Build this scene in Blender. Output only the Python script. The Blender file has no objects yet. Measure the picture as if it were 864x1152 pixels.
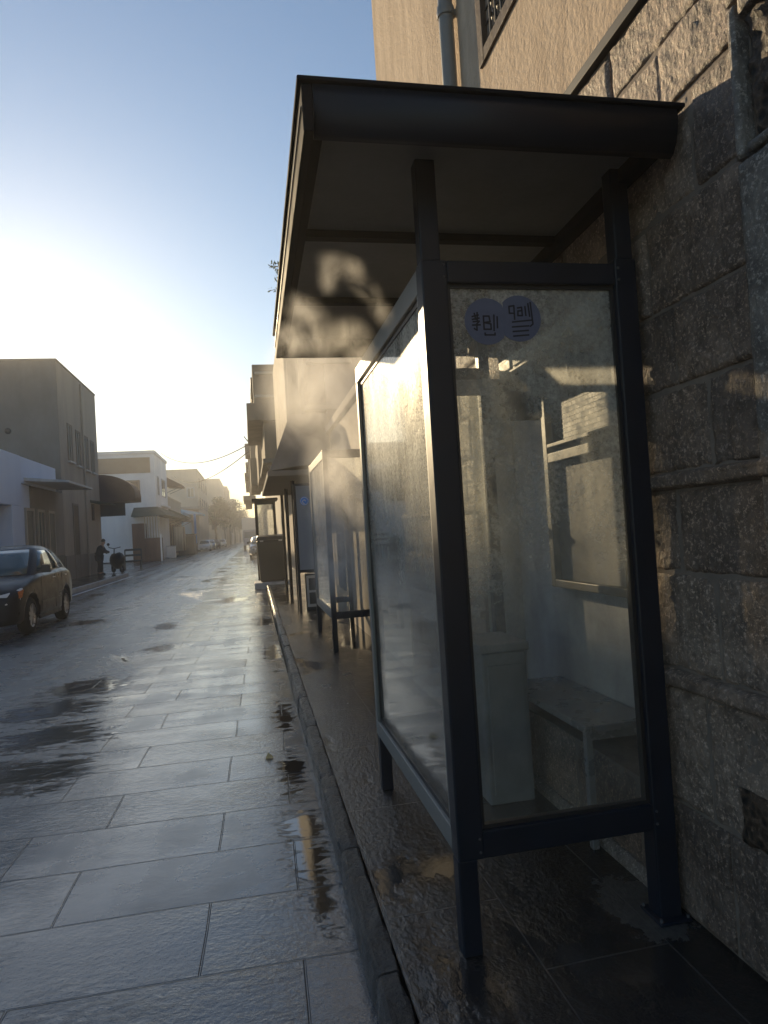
import bpy, math, random
from mathutils import Vector, Matrix, noise
R = math.radians
random.seed(7)
S = bpy.context.scene
COL = S.collection

# ------------------------------------------------------------ camera numbers (fitted) and a pixel -> world ruler
V1 = Vector((282., 605.)); V2 = Vector((4195., 365.)); PP = Vector((432., 576.))
F = (-(V1-PP).dot(V2-PP))**.5
H = 1.5
def _c(p): return Vector((p[0]-PP.x, -(p[1]-PP.y), -F))
AY = _c(V1).normalized(); AX = _c(V2).normalized(); AZ = AX.cross(AY).normalized(); AX = AY.cross(AZ)
CM = Matrix((AX, AY, AZ))
def ray(x, y): return CM @ _c((x, y))
def on_y(x, y, Y): r = ray(x, y); return r*(Y/r.y)+Vector((0, 0, H))
def on_x(x, y, X): r = ray(x, y); return r*(X/r.x)+Vector((0, 0, H))

# ------------------------------------------------------------ node helpers
class N:
    def __init__(s, name, vol=False):
        s.m = bpy.data.materials.new(name); s.m.use_nodes = True
        s.t = s.m.node_tree; s.t.nodes.clear()
        s.out = s.t.nodes.new('ShaderNodeOutputMaterial')
        s.co = s.n('ShaderNodeTexCoord').outputs['Object']
    def n(s, typ, **k):
        nd = s.t.nodes.new(typ)
        for a, b in k.items():
            if a in nd.inputs.keys(): s.set(nd, a, b)
            else: setattr(nd, a, b)
        return nd
    def set(s, nd, a, b):
        if hasattr(b, 'is_output'): s.t.links.new(b, nd.inputs[a])
        else: nd.inputs[a].default_value = b
    def link(s, a, b): s.t.links.new(a, b)
    def mapping(s, scale=(1, 1, 1), rot=(0, 0, 0), loc=(0, 0, 0), co=None):
        return s.n('ShaderNodeMapping', Vector=co or s.co, Scale=scale, Rotation=rot, Location=loc).outputs[0]
    def noise(s, scale=5, detail=4, rough=.55, co=None, dist=0):
        return s.n('ShaderNodeTexNoise', Vector=co or s.co, Scale=float(scale), Detail=float(detail), Roughness=float(rough), Distortion=float(dist)).outputs['Fac']
    def ramp(s, fac, stops):
        r = s.n('ShaderNodeValToRGB', Fac=fac); e = r.color_ramp.elements
        for i, (p, c) in enumerate(stops):
            x = e[i] if i < 2 else e.new(p)
            x.position = p; x.color = (c, c, c, 1) if isinstance(c, (int, float)) else (*c, 1)
        return r.outputs['Color']
    def mr(s, v, a, b, c, d): return s.n('ShaderNodeMapRange', **{'Value': v, 'From Min': a, 'From Max': b, 'To Min': c, 'To Max': d}).outputs[0]
    def math(s, op, a, b=0., c=0.):
        nd = s.n('ShaderNodeMath', operation=op)
        for i, v in enumerate((a, b, c)):
            if hasattr(v, 'is_output'): s.link(v, nd.inputs[i])
            else: nd.inputs[i].default_value = v
        return nd.outputs[0]
    def mix(s, fac, a, b):
        nd = s.n('ShaderNodeMix', data_type='RGBA')
        for i, v in ((0, fac), (6, a), (7, b)):
            if hasattr(v, 'is_output'): s.link(v, nd.inputs[i])
            elif i == 0: nd.inputs[0].default_value = v
            else: nd.inputs[i].default_value = (*v, 1)
        return nd.outputs[2]
    def bump(s, h, strength=.5, dist=.01, normal=None):
        nd = s.n('ShaderNodeBump', Height=h, Strength=strength, Distance=dist)
        if normal: s.link(normal, nd.inputs['Normal'])
        return nd.outputs[0]
    def pbr(s, **k):
        b = s.n('ShaderNodeBsdfPrincipled')
        for a, v in k.items():
            a = a.replace('_', ' ')
            if isinstance(v, tuple) and len(v) == 3: v = (*v, 1)
            s.set(b, a, v)
        s.link(b.outputs[0], s.out.inputs['Surface']); return s.m

def rough_mat(name, c1, c2, scale=3, bscale=30, bstr=.4, bdist=.006, rough=.8, streak=False, met=0., stain=None, spec=.2):
    k = N(name)
    co = k.mapping((1, 1, .15)) if streak else k.co
    a = k.noise(scale, 5, .6, co)
    col = k.mix(k.ramp(a, [(.32, 0.), (.68, 1.)]), c1, c2)
    if stain:
        col = k.mix(k.ramp(k.noise(scale*.4, 6, .7, k.mapping((1, 1, .4))), [(.5, 0.), (.7, .7)]), col, stain)
    b = k.noise(bscale, 6, .65)
    return k.pbr(Base_Color=col, Roughness=k.mr(b, .3, .7, max(0, rough-.12), min(1, rough+.1)), Metallic=met, Specular_IOR_Level=spec, Normal=k.bump(b, bstr, bdist))

def paint_mat(name, c, rough=.35, var=.15, met=0., coat=0., bstr=.15, spec=.5, wear=None):
    k = N(name)
    a = k.noise(6, 5, .6); b = k.noise(90, 3, .6)
    c2 = tuple(min(1, x*(1+var)+.004) for x in c); c1 = tuple(x*(1-var) for x in c)
    col = k.mix(a, c1, c2)
    if wear: col = k.mix(k.ramp(k.noise(38, 7, .8, k.mapping((1, 1, .35))), [(.66, 0.), (.72, .8)]), col, wear)
    return k.pbr(Base_Color=col, Roughness=k.mr(a, .3, .7, rough-.08, rough+.12), Metallic=met, Coat_Weight=coat, Specular_IOR_Level=spec, Normal=k.bump(b, bstr, .0015))

M = {}
M['frame'] = paint_mat('navy_painted_steel', (.004, .010, .022), .42, .4, spec=.3, wear=(.07, .055, .045))
M['frame_dark'] = paint_mat('dark_roof_metal', (.007, .009, .014), .75, .3, spec=.06)
M['soffit'] = rough_mat('roof_underside', (.15, .15, .155), (.20, .20, .205), 2, 40, .1, .002, .6)
M['alu'] = paint_mat('grey_aluminium', (.22, .215, .20), .48, .25, .2)
M['bolt'] = paint_mat('dull_bolt', (.06, .06, .065), .5, .3)
M['canopy'] = paint_mat('cream_canopy_metal', (.75, .72, .62), .45, .1)
M['case'] = paint_mat('grey_case_metal', (.10, .105, .10), .5, .25)
M['case_panel'] = rough_mat('case_backing', (.17, .175, .18), (.23, .235, .24), 3, 30, .2, .003, .7)
M['plaster_warm'] = rough_mat('weathered_tan_plaster', (.20, .165, .125), (.29, .24, .185), 1.5, 14, .5, .02, .9, True, stain=(.14, .12, .095))
M['steel'] = paint_mat('brushed_steel', (.27, .27, .275), .28, .1, .3)
M['black'] = paint_mat('black_plastic', (.015, .015, .017), .45, .3)
M['concrete'] = rough_mat('grey_concrete', (.40, .41, .43), (.50, .51, .52), 4, 60, .3, .003, .7, stain=(.26, .26, .27))
M['pedestal'] = rough_mat('grey_cement', (.21, .215, .225), (.29, .295, .305), 4, 60, .3, .003, .6, stain=(.13, .13, .14))
M['bluegrey'] = rough_mat('blue_grey_panel', (.22, .25, .31), (.30, .33, .38), 2, 40, .1, .002, .6, True)
M['plaster'] = rough_mat('sandy_plaster', (.44, .335, .245), (.60, .47, .35), 7, 30, .9, .012, .9, True, stain=(.36, .27, .20))
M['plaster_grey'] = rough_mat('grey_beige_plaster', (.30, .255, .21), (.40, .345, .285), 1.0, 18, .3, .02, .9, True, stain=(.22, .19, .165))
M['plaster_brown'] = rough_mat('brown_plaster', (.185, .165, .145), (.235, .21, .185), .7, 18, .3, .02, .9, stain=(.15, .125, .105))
M['plaster_cream'] = rough_mat('cream_plaster', (.42, .38, .31), (.52, .47, .39), .6, 12, .3, .02, .9, True)
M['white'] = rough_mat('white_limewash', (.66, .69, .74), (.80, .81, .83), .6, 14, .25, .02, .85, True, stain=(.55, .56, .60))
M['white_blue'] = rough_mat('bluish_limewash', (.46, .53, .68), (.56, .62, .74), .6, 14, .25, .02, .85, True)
M['brick_band'] = rough_mat('brown_band', (.19, .15, .12), (.25, .20, .155), 1.2, 20, .3, .01, .85)
M['wood'] = rough_mat('brown_boards', (.12, .06, .035), (.20, .11, .065), 3, 20, .5, .01, .6, True)
M['dark_door'] = rough_mat('dark_painted_door', (.035, .04, .045), (.06, .065, .07), 3, 20, .3, .01, .5, True)
M['brown_dark'] = rough_mat('dark_brown_wood', (.055, .035, .025), (.09, .06, .045), 3, 20, .5, .01, .6, True)
M['awning_dark'] = rough_mat('maroon_canvas', (.045, .028, .032), (.07, .045, .05), 3, 60, .2, .003, .8)
M['awning_grey'] = rough_mat('grey_weathered_canvas', (.15, .14, .125), (.23, .21, .19), 2, 40, .3, .004, .85)
M['awning_green'] = rough_mat('dark_green_canvas', (.035, .05, .042), (.06, .08, .065), 2, 40, .3, .004, .85)
M['blue'] = rough_mat('blue_paint', (.04, .20, .55), (.08, .28, .62), 2, 40, .2, .004, .6)
M['cyan'] = rough_mat('pale_blue_wall', (.28, .45, .58), (.36, .52, .62), 1, 20, .2, .01, .8)
M['sign_blue'] = paint_mat('round_sign_blue', (.03, .28, .90), .4, .1)
M['sign_white'] = paint_mat('sign_white', (.8, .8, .8), .4, .05)
M['ink'] = paint_mat('black_lettering', (.012, .012, .02), .6, .1)
M['cloth'] = rough_mat('dark_clothes', (.018, .02, .028), (.03, .032, .042), 8, 60, .3, .004, .85)
M['skin'] = paint_mat('skin', (.32, .19, .13), .5, .1)
M['hair'] = paint_mat('dark_hair', (.015, .012, .01), .6, .1)
M['rubber'] = rough_mat('tyre_rubber', (.018, .018, .018), (.03, .03, .03), 10, 80, .4, .003, .8)
M['rim'] = paint_mat('alloy_rim', (.45, .45, .45), .3, .1, .9)
M['bark'] = rough_mat('bark', (.07, .055, .04), (.12, .09, .07), 4, 20, .8, .02, .9)
M['wire'] = paint_mat('cable_black', (.02, .02, .02), .9, .1, spec=.02)
M['scrap'] = paint_mat('pale_dry_leaf', (.55, .42, .2), .7, .2)
M['lead'] = paint_mat('dark_dull_metal', (.03, .028, .027), .6, .2)
M['carpaint'] = paint_mat('dark_metallic_car_paint', (.004, .006, .013), .34, .15, 0., .12, .02, .18)
M['carpaint_grey'] = paint_mat('grey_car_paint', (.22, .22, .23), .3, .15, .4, 1., .02)
M['carpaint_white'] = paint_mat('white_car_paint', (.6, .6, .6), .3, .1, 0., 1., .02)

def leaf_mat():
    k = N('foliage'); a = k.noise(.9, 3)
    col = k.mix(k.ramp(a, [(.35, 0.), (.65, 1.)]), (.045, .07, .025), (.09, .115, .045))
    b = k.n('ShaderNodeBsdfPrincipled', **{'Base Color': col, 'Roughness': .6})
    t = k.n('ShaderNodeBsdfTranslucent', Color=col); mx = k.n('ShaderNodeMixShader', Fac=.3)
    k.link(b.outputs[0], mx.inputs[1]); k.link(t.outputs[0], mx.inputs[2]); k.link(mx.outputs[0], k.out.inputs['Surface']); return k.m
M['leaf'] = leaf_mat()

def stone_mat(name, dark, light, wet, pit=False):
    k = N(name)
    big = k.noise(1.7, 4, .6); mid = k.noise(9, 6, .7, dist=.6); fine = k.noise(75, 8, .8)
    col = k.mix(k.ramp(big, [(.35, 0.), (.65, 1.)]), dark, light)
    wv = k.n('ShaderNodeVectorMath', operation='MULTIPLY_ADD'); k.link(k.n('ShaderNodeTexNoise', Vector=k.co, Scale=14., Detail=4.).outputs['Color'], wv.inputs[0]); wv.inputs[1].default_value = (.09, .09, .09); k.link(k.co, wv.inputs[2])
    crk = k.n('ShaderNodeTexVoronoi', Vector=wv.outputs[0], Scale=17., feature='DISTANCE_TO_EDGE', Randomness=1.).outputs['Distance']
    col = k.mix(k.ramp(mid, [(.42, 0.), (.62, .7)]), col, tuple(x*.45 for x in dark))
    col = k.mix(k.ramp(k.math('ADD', crk, k.math('MULTIPLY', fine, .25)), [(.10, .25), (.20, 0.)]), col, tuple(x*.3 for x in dark))
    col = k.mix(k.ramp(fine, [(.53, 0.), (.60, .85)]), col, tuple(min(1, x*1.9) for x in light))
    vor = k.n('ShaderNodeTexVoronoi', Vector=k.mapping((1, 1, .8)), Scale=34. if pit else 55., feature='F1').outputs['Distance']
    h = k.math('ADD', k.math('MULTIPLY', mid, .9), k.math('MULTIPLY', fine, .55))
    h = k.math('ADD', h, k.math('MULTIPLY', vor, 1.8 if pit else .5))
    # chisel marks: short slanted strokes
    ch = k.noise(1, 5, .7, k.mapping((60, 90, 24), (R(38), 0, 0)))
    h = k.math('ADD', h, k.math('MULTIPLY', ch, .8))
    h = k.math('ADD', h, k.math('MULTIPLY', k.math('MINIMUM', crk, .12), 1.2))
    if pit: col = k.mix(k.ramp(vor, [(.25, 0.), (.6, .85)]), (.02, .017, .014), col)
    return k.pbr(Base_Color=col, Roughness=k.mr(fine, .3, .7, wet, .85), Normal=k.bump(h, 1., .011 if not pit else .02))
M['stone'] = stone_mat('rough_ashlar_stone', (.19, .14, .11), (.38, .28, .215), .33)
M['stone_pale'] = stone_mat('paler_ashlar_stone', (.23, .175, .14), (.42, .32, .25), .36)
M['stone_dark'] = stone_mat('darker_ashlar_stone', (.14, .105, .085), (.28, .21, .165), .33)
M['stone_tooled'] = stone_mat('tooled_corner_stone', (.22, .19, .17), (.33, .29, .25), .5)
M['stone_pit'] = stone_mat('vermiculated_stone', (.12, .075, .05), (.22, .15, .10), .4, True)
M['mortar'] = rough_mat('mortar', (.17, .14, .12), (.26, .215, .18), 8, 60, .6, .004, .85)

def mod_(k, P): return k.noise(2.1, 6, .65, k.mapping((.8, 1.5, 1), loc=(3, 9, 0), co=P), .4)
def wet_mat(kind):
    k = N(kind)
    P = k.n('ShaderNodeNewGeometry').outputs['Position']
    sx = k.n('ShaderNodeSeparateXYZ', Vector=P)
    x, y = sx.outputs[0], sx.outputs[1]
    fine = k.noise(55, 5, .6, k.mapping((1, .75, 1), co=P)); mid = k.noise(6, 5, .6, k.mapping((1, .6, 1), co=P))
    big = k.noise(.9, 4, .6, k.mapping((1, .42, 1), co=P), .4)
    warp = k.n('ShaderNodeTexNoise', Vector=P, Scale=.8).outputs['Color']
    vadd = k.n('ShaderNodeVectorMath', operation='MULTIPLY_ADD'); k.link(warp, vadd.inputs[0]); vadd.inputs[1].default_value = (.05, .05, 0)
    k.link(P, vadd.inputs[2])
    if kind == 'wet_road':
        mp = k.mapping((1, 1, 1), (0, 0, R(1.2)), (-.08, .35, 0), vadd.outputs[0])
        br = k.n('ShaderNodeTexBrick', Vector=mp, offset=.37, squash=1., **{'Color1': (1, 1, 1, 1), 'Color2': (0, 0, 0, 1), 'Mortar': (.5, .5, .5, 1), 'Scale': 1., 'Mortar Size': .0055, 'Mortar Smooth': .7, 'Brick Width': .98, 'Row Height': .47})
        slab = k.ramp(k.math('ADD', x, k.math('MULTIPLY_ADD', big, 1.6, .95)), [(0., 0.), (.55, 1.)])   # paving gives way to asphalt on the left
        gut = k.math('LESS_THAN', k.math('ABSOLUTE', k.math('SUBTRACT', k.math('ADD', x, k.math('MULTIPLY', mid, .008)), .094)), .0035)
        joint = k.math('MAXIMUM', k.math('MULTIPLY', br.outputs['Fac'], slab), gut)
        rnd = br.outputs['Color']
        tracks = k.noise(1.6, 3, .5, k.mapping((1.5, .03, 1), co=P))
        bc = k.mix(mid, (.022, .023, .026), (.045, .046, .05))
        bc = k.mix(k.math('MULTIPLY', k.mix(rnd, (0, 0, 0), (1, 1, 1)), k.math('MULTIPLY', slab, .6)), bc, (.08, .078, .076))
        spots = None
        for (cx, cy_, rx, ry) in ((-1.85, 7.8, .42, .55), (-1.95, 6.85, .50, .45), (-1.65, 5.9, .50, .42), (-1.65, 4.95, .50, .42), (.20, 8.7, .13, 1.2), (.19, 3.35, .12, .55), (.21, 2.85, .06, .28), (.19, 4.4, .09, .45), (.19, 5.7, .09, .6), (-1.6, 12.7, .22, .5), (-1.35, 10.1, .22, .35), (.2, 12.2, .3, .8), (-3.4, 14.5, .5, .6), (-.5, 17, .5, .8)):
            dx = k.math('DIVIDE', k.math('SUBTRACT', x, cx), rx); dy = k.math('DIVIDE', k.math('SUBTRACT', y, cy_), ry)
            v = k.math('SUBTRACT', 1., k.math('SQRT', k.math('ADD', k.math('MULTIPLY', dx, dx), k.math('MULTIPLY', dy, dy))))
            spots = v if spots is None else k.math('MAXIMUM', spots, v)
        pn = k.noise(4.5, 8, .72, k.mapping((.8, 2.4, 1), co=P), .8)
        pv0 = k.math('ADD', k.math('MULTIPLY', k.math('MAXIMUM', spots, -.8), .22), pn)
        farp = k.math('MULTIPLY', k.math('GREATER_THAN', y, 9.), k.ramp(big, [(.60, 0.), (.68, 1.)]))
        pud = k.math('MAXIMUM', k.ramp(pv0, [(.53, 0.), (.575, 1.)]), farp)
        agg = k.noise(160, 3, .7, co=P)
        bc = k.mix(k.ramp(agg, [(.5, 0.), (.7, .5)]), bc, (.11, .11, .11))
        bc = k.mix(k.math('MULTIPLY', joint, k.mr(mid, .4, .6, .1, .6)), bc, (.012, .012, .013))
        bc = k.mix(pud, bc, (.012, .012, .013))
        rb = k.math('ADD', k.math('SUBTRACT', k.mr(mod_(k, P), .35, .65, .38, .21), k.math('MULTIPLY', slab, .15)), k.math('MULTIPLY', k.math('SUBTRACT', rnd, .5), k.math('MULTIPLY', slab, .30)))
        rb = k.math('ADD', rb, k.math('MULTIPLY', k.math('SUBTRACT', tracks, .5), .55))
        ro = k.math('MULTIPLY', k.math('MAXIMUM', rb, .08), k.math('SUBTRACT', 1., k.math('MULTIPLY', pud, .85)))
        rip = k.noise(24, 5, .68, k.mapping((.8, 1.5, 1), (0, 0, R(12)), co=P), .5)
        mod = k.noise(1.7, 4, .6, k.mapping((1, 1.6, 1), loc=(7, 3, 0), co=P))
        h = k.math('ADD', k.math('MULTIPLY', k.math('MULTIPLY', rip, k.mr(mod, .35, .65, .25, 1.)), .8), k.math('MULTIPLY', fine, .35))
        h = k.math('MULTIPLY', h, k.math('SUBTRACT', 1., k.math('MULTIPLY', pud, .93)))
        h = k.math('MULTIPLY', h, k.math('SUBTRACT', 1., k.math('MULTIPLY', slab, k.mr(rnd, 0., 1., .5, .88))))
        h = k.math('SUBTRACT', h, k.math('MULTIPLY', joint, .35))
        nm = k.bump(h, 1., .013)
        spec = .95
    else:
        mp = k.mapping((1, 1, 1), (0, 0, R(90)), (0.11, .42, 0), vadd.outputs[0])
        br = k.n('ShaderNodeTexBrick', Vector=mp, offset=.43, **{'Color1': (1, 1, 1, 1), 'Color2': (0, 0, 0, 1), 'Mortar': (.5, .5, .5, 1), 'Scale': 1., 'Mortar Size': .0035, 'Mortar Smooth': .2, 'Brick Width': .95, 'Row Height': .42})
        joint = br.outputs['Fac']; rnd = br.outputs['Color']
        bc = k.mix(mid, (.010, .010, .010), (.026, .025, .025))
        bc = k.mix(k.math('MULTIPLY', k.mix(rnd, (0, 0, 0), (1, 1, 1)), .35), bc, (.05, .046, .044))
        bc = k.mix(k.math('MULTIPLY', joint, .8), bc, (.09, .085, .08))
        pc = k.n('ShaderNodeVectorMath', operation='DISTANCE'); k.link(k.mapping((1.5, .8, 1), co=P), pc.inputs[0]); pc.inputs[1].default_value = (1.27*1.5, 2.2*.8, .12)
        pm = k.ramp(k.math('ADD', pc.outputs['Value'], k.math('MULTIPLY', k.noise(9, 6, .7, co=P), .35)), [(.33, 1.), (.37, 0.)])
        bc = k.mix(k.math('MULTIPLY', pm, k.mr(fine, .3, .7, .3, 1.)), bc, (.12, .112, .10))
        pud = k.ramp(k.math('ADD', big, k.math('MULTIPLY', mid, .3)), [(.64, 0.), (.72, 1.)])
        ro = k.math('MULTIPLY', k.mr(mid, .3, .7, .07, .30), k.math('SUBTRACT', 1., k.math('MULTIPLY', pud, .8)))
        ro = k.math('MAXIMUM', ro, k.math('MULTIPLY', pm, .5))
        h = k.math('MULTIPLY', k.math('ADD', fine, k.math('MULTIPLY', mid, .6)), k.math('SUBTRACT', 1., k.math('MULTIPLY', pud, .9)))
        h = k.math('SUBTRACT', h, k.math('MULTIPLY', joint, .8))
        nm = k.bump(h, 1., .008)
        spec = .7
    return k.pbr(Base_Color=bc, Roughness=ro, Normal=nm, Specular_IOR_Level=spec, Coat_Weight=.5 if kind == 'wet_road' else .0, Coat_Roughness=k.math('MULTIPLY', ro, .7), Coat_IOR=1.45, Coat_Normal=nm)
M['road'] = wet_mat('wet_road'); M['pave'] = wet_mat('wet_paving')
M['kerb'] = rough_mat('wet_kerb_stone', (.035, .034, .034), (.075, .072, .07), 6, 45, 1., .01, .32)
M['mortar_wet'] = rough_mat('damp_mortar', (.07, .065, .06), (.13, .12, .115), 14, 60, .6, .004, .5)
M['ground'] = rough_mat('damp_earth', (.10, .085, .065), (.16, .13, .10), .3, 4, .4, .05, .85)

def glass_mat(name, fog=.3, tint=(.955, .96, .945), drops=True):
    k = N(name)
    a = k.noise(2.2, 5, .65, k.mapping((1, 1, .7)), .5); b = k.noise(70, 4, .7); st = k.noise(14, 4, .6, k.mapping((1, 1, .06)))
    f = k.math('MULTIPLY', k.mr(a, .34, .66, .45, 1.6), fog)
    f = k.math('MULTIPLY', f, k.mr(b, .35, .65, .6, 1.45))
    f = k.math('MULTIPLY', f, k.mr(st, .35, .65, .8, 1.2))
    zz = k.n('ShaderNodeSeparateXYZ', Vector=k.co).outputs[2]
    f = k.math('MULTIPLY', f, k.mr(k.math('ADD', zz, k.math('MULTIPLY', a, .8)), 1.35, 2.2, .16, 1.25))
    f = k.math('MINIMUM', f, .96)
    vor = k.n('ShaderNodeTexVoronoi', Vector=k.co, Scale=130.).outputs['Distance']
    nm = k.bump(k.math('ADD', vor, b), .35, .002)
    tr = k.n('ShaderNodeBsdfTransparent', Color=(*tint, 1))
    di = k.n('ShaderNodeBsdfDiffuse', Color=(.78, .78, .74, 1)); k.link(nm, di.inputs['Normal'])
    tl = k.n('ShaderNodeBsdfTranslucent', Color=(.8, .8, .76, 1)); k.link(nm, tl.inputs['Normal'])
    mg_ = k.n('ShaderNodeBsdfGlossy', Roughness=.42, Color=(.85, .85, .82, 1)); k.link(nm, mg_.inputs['Normal'])
    m0 = k.n('ShaderNodeMixShader', Fac=.24); k.link(di.outputs[0], m0.inputs[1]); k.link(mg_.outputs[0], m0.inputs[2])
    m1 = k.n('ShaderNodeMixShader', Fac=.5); k.link(m0.outputs[0], m1.inputs[1]); k.link(tl.outputs[0], m1.inputs[2])
    m2 = k.n('ShaderNodeMixShader'); k.link(f, m2.inputs[0]); k.link(tr.outputs[0], m2.inputs[1]); k.link(m1.outputs[0], m2.inputs[2])
    gl = k.n('ShaderNodeBsdfGlossy', Roughness=.05, Color=(.9, .9, .9, 1)); k.link(k.bump(a, .1, .01), gl.inputs['Normal'])
    fr = k.n('ShaderNodeFresnel', IOR=1.45)
    m3 = k.n('ShaderNodeMixShader'); k.link(k.math('MULTIPLY', fr.outputs[0], .6), m3.inputs[0]); k.link(m2.outputs[0], m3.inputs[1]); k.link(gl.outputs[0], m3.inputs[2])
    k.link(m3.outputs[0], k.out.inputs['Surface']); return k.m
M['glass_side'] = glass_mat('misted_side_glass', .46)
M['glass_end'] = glass_mat('misted_end_glass', .31)
M['glass_far'] = glass_mat('dusty_glass', .3)
def dark_glass(name, c):
    k = N(name); a = k.noise(3, 3)
    return k.pbr(Base_Color=k.mix(a, c, tuple(x*1.6 for x in c)), Roughness=.06, Specular_IOR_Level=.8, Coat_Weight=.3)
M['carglass'] = dark_glass('car_window_glass', (.02, .045, .055))
M['winglass'] = dark_glass('window_glass', (.03, .035, .045))
M['lens'] = dark_glass('headlight_lens', (.42, .42, .44))
M['amber'] = paint_mat('amber_lens', (.45, .15, .05), .2, .1)
def sticker_mat():
    k = N('sticker_film'); a = k.noise(30, 4)
    b = k.n('ShaderNodeBsdfPrincipled', **{'Base Color': k.mix(a, (.13, .15, .24), (.18, .20, .30)), 'Roughness': .5})
    t = k.n('ShaderNodeBsdfTransparent'); mx = k.n('ShaderNodeMixShader', Fac=.78)
    k.link(t.outputs[0], mx.inputs[1]); k.link(b.outputs[0], mx.inputs[2]); k.link(mx.outputs[0], k.out.inputs['Surface']); return k.m
M['sticker'] = sticker_mat()

# ------------------------------------------------------------ mesh helpers
class MB:
    def __init__(s): s.v = []; s.f = []; s.mi = []; s.sm = []
    def add(s, vs, fs, mi=0, smooth=False):
        o = len(s.v); s.v += [tuple(v) for v in vs]
        for f in fs: s.f.append(tuple(i+o for i in f)); s.mi.append(mi); s.sm.append(smooth)
        return s
    def box(s, x0, x1, y0, y1, z0, z1, mi=0):
        v = [(x, y, z) for z in (z0, z1) for y in (y0, y1) for x in (x0, x1)]
        return s.add(v, [(0, 2, 3, 1), (4, 5, 7, 6), (0, 1, 5, 4), (2, 6, 7, 3), (0, 4, 6, 2), (1, 3, 7, 5)], mi)
    def hexa(s, b, t, mi=0):   # b, t: 4 bottom, 4 top points, ccw from above
        return s.add(list(b)+list(t), [(3, 2, 1, 0), (4, 5, 6, 7), (0, 1, 5, 4), (1, 2, 6, 5), (2, 3, 7, 6), (3, 0, 4, 7)], mi)
    def prism(s, pts, a, axis, depth, mi=0, smooth=False):  # polygon in the two other axes, extruded along axis from a by depth
        n = len(pts); vs = []
        for d in (a, a+depth):
            for p in pts:
                q = list(p); q.insert('xyz'.index(axis), d); vs.append(q)
        s.add(vs, [tuple(range(n))[::-1], tuple(range(n, 2*n))], mi)
        o = len(s.v)-2*n
        for i in range(n):
            j = (i+1) % n; s.f.append((o+i, o+j, o+n+j, o+n+i)); s.mi.append(mi); s.sm.append(smooth)
        return s
    def tube(s, path, r, seg=8, mi=0, caps=True):
        path = [Vector(p) for p in path]; n = len(path); vs = []; rr = r if isinstance(r, (list, tuple)) else [r]*n
        for i, p in enumerate(path):
            d = (path[min(i+1, n-1)]-path[max(i-1, 0)]).normalized()
            up = Vector((0, 0, 1)) if abs(d.z) < .9 else Vector((1, 0, 0))
            a = d.cross(up).normalized(); b = a.cross(d)
            for j in range(seg):
                t = 2*math.pi*j/seg; vs.append(p+(a*math.cos(t)+b*math.sin(t))*rr[i])
        fs = [(i*seg+j, i*seg+(j+1) % seg, (i+1)*seg+(j+1) % seg, (i+1)*seg+j) for i in range(n-1) for j in range(seg)]
        s.add(vs, fs, mi, True)
        if caps: s.add(vs[:seg], [tuple(range(seg))[::-1]], mi); s.add(vs[-seg:], [tuple(range(seg))], mi)
        return s
    def lathe(s, prof, c, axis='z', seg=24, mi=0):  # prof: (r, h)
        vs = []; n = len(prof)
        for r_, h in prof:
            for j in range(seg):
                t = 2*math.pi*j/seg; a, b = r_*math.cos(t), r_*math.sin(t)
                q = {'z': (a, b, h), 'x': (h, a, b), 'y': (a, h, b)}[axis]; vs.append((q[0]+c[0], q[1]+c[1], q[2]+c[2]))
        s.add(vs, [(i*seg+j, i*seg+(j+1) % seg, (i+1)*seg+(j+1) % seg, (i+1)*seg+j) for i in range(n-1) for j in range(seg)], mi, True)
        return s
    def build(s, name, mats, parent=None, bevel=0, seg=2, base=None):
        me = bpy.data.meshes.new(name)
        off = Vector(base) if base is not None else (parent['_w'] if False else WB(parent))
        me.from_pydata([tuple(Vector(v)-off) for v in s.v], [], s.f)
        for m in (mats if isinstance(mats, (list, tuple)) else [mats]): me.materials.append(m)
        me.polygons.foreach_set('material_index', s.mi); me.polygons.foreach_set('use_smooth', s.sm); me.update()
        import bmesh
        bm = bmesh.new(); bm.from_mesh(me); bmesh.ops.recalc_face_normals(bm, faces=bm.faces); bm.to_mesh(me); bm.free()
        o = bpy.data.objects.new(name, me); COL.objects.link(o)
        if parent: o.parent = parent
        elif base is not None: o.location = base
        if bevel:
            b = o.modifiers.new('b', 'BEVEL'); b.width = bevel; b.segments = seg; b.limit_method = 'ANGLE'; b.angle_limit = R(40)
            b.harden_normals = False
        return o
def WB(o):
    v = Vector((0, 0, 0))
    while o: v += o.location; o = o.parent
    return v
def tag(o, label=None, cat=None, group=None, kind=None):
    for k_, v in (('label', label), ('category', cat), ('group', group), ('kind', kind)):
        if v: o[k_] = v
    return o
def thing(name, label, cat, loc, group=None):
    o = bpy.data.objects.new(name, None); o.location = loc; o.empty_display_size = .2; COL.objects.link(o)
    return tag(o, label, cat, group)
def copy_tree(o, parent=None):
    c = o.copy(); COL.objects.link(c)
    if parent: c.parent = parent
    for ch in [x for x in KIDS.get(o.name, [])] or [x for x in bpy.data.objects if x.parent == o]: copy_tree(ch, c)
    return c
KIDS = {}
def box_part(name, mat, parent, x0, x1, y0, y1, z0, z1, bevel=0.):
    return MB().box(x0, x1, y0, y1, z0, z1).build(name, mat, parent, bevel)
def struct(o): o['kind'] = 'structure'; return o

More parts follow.
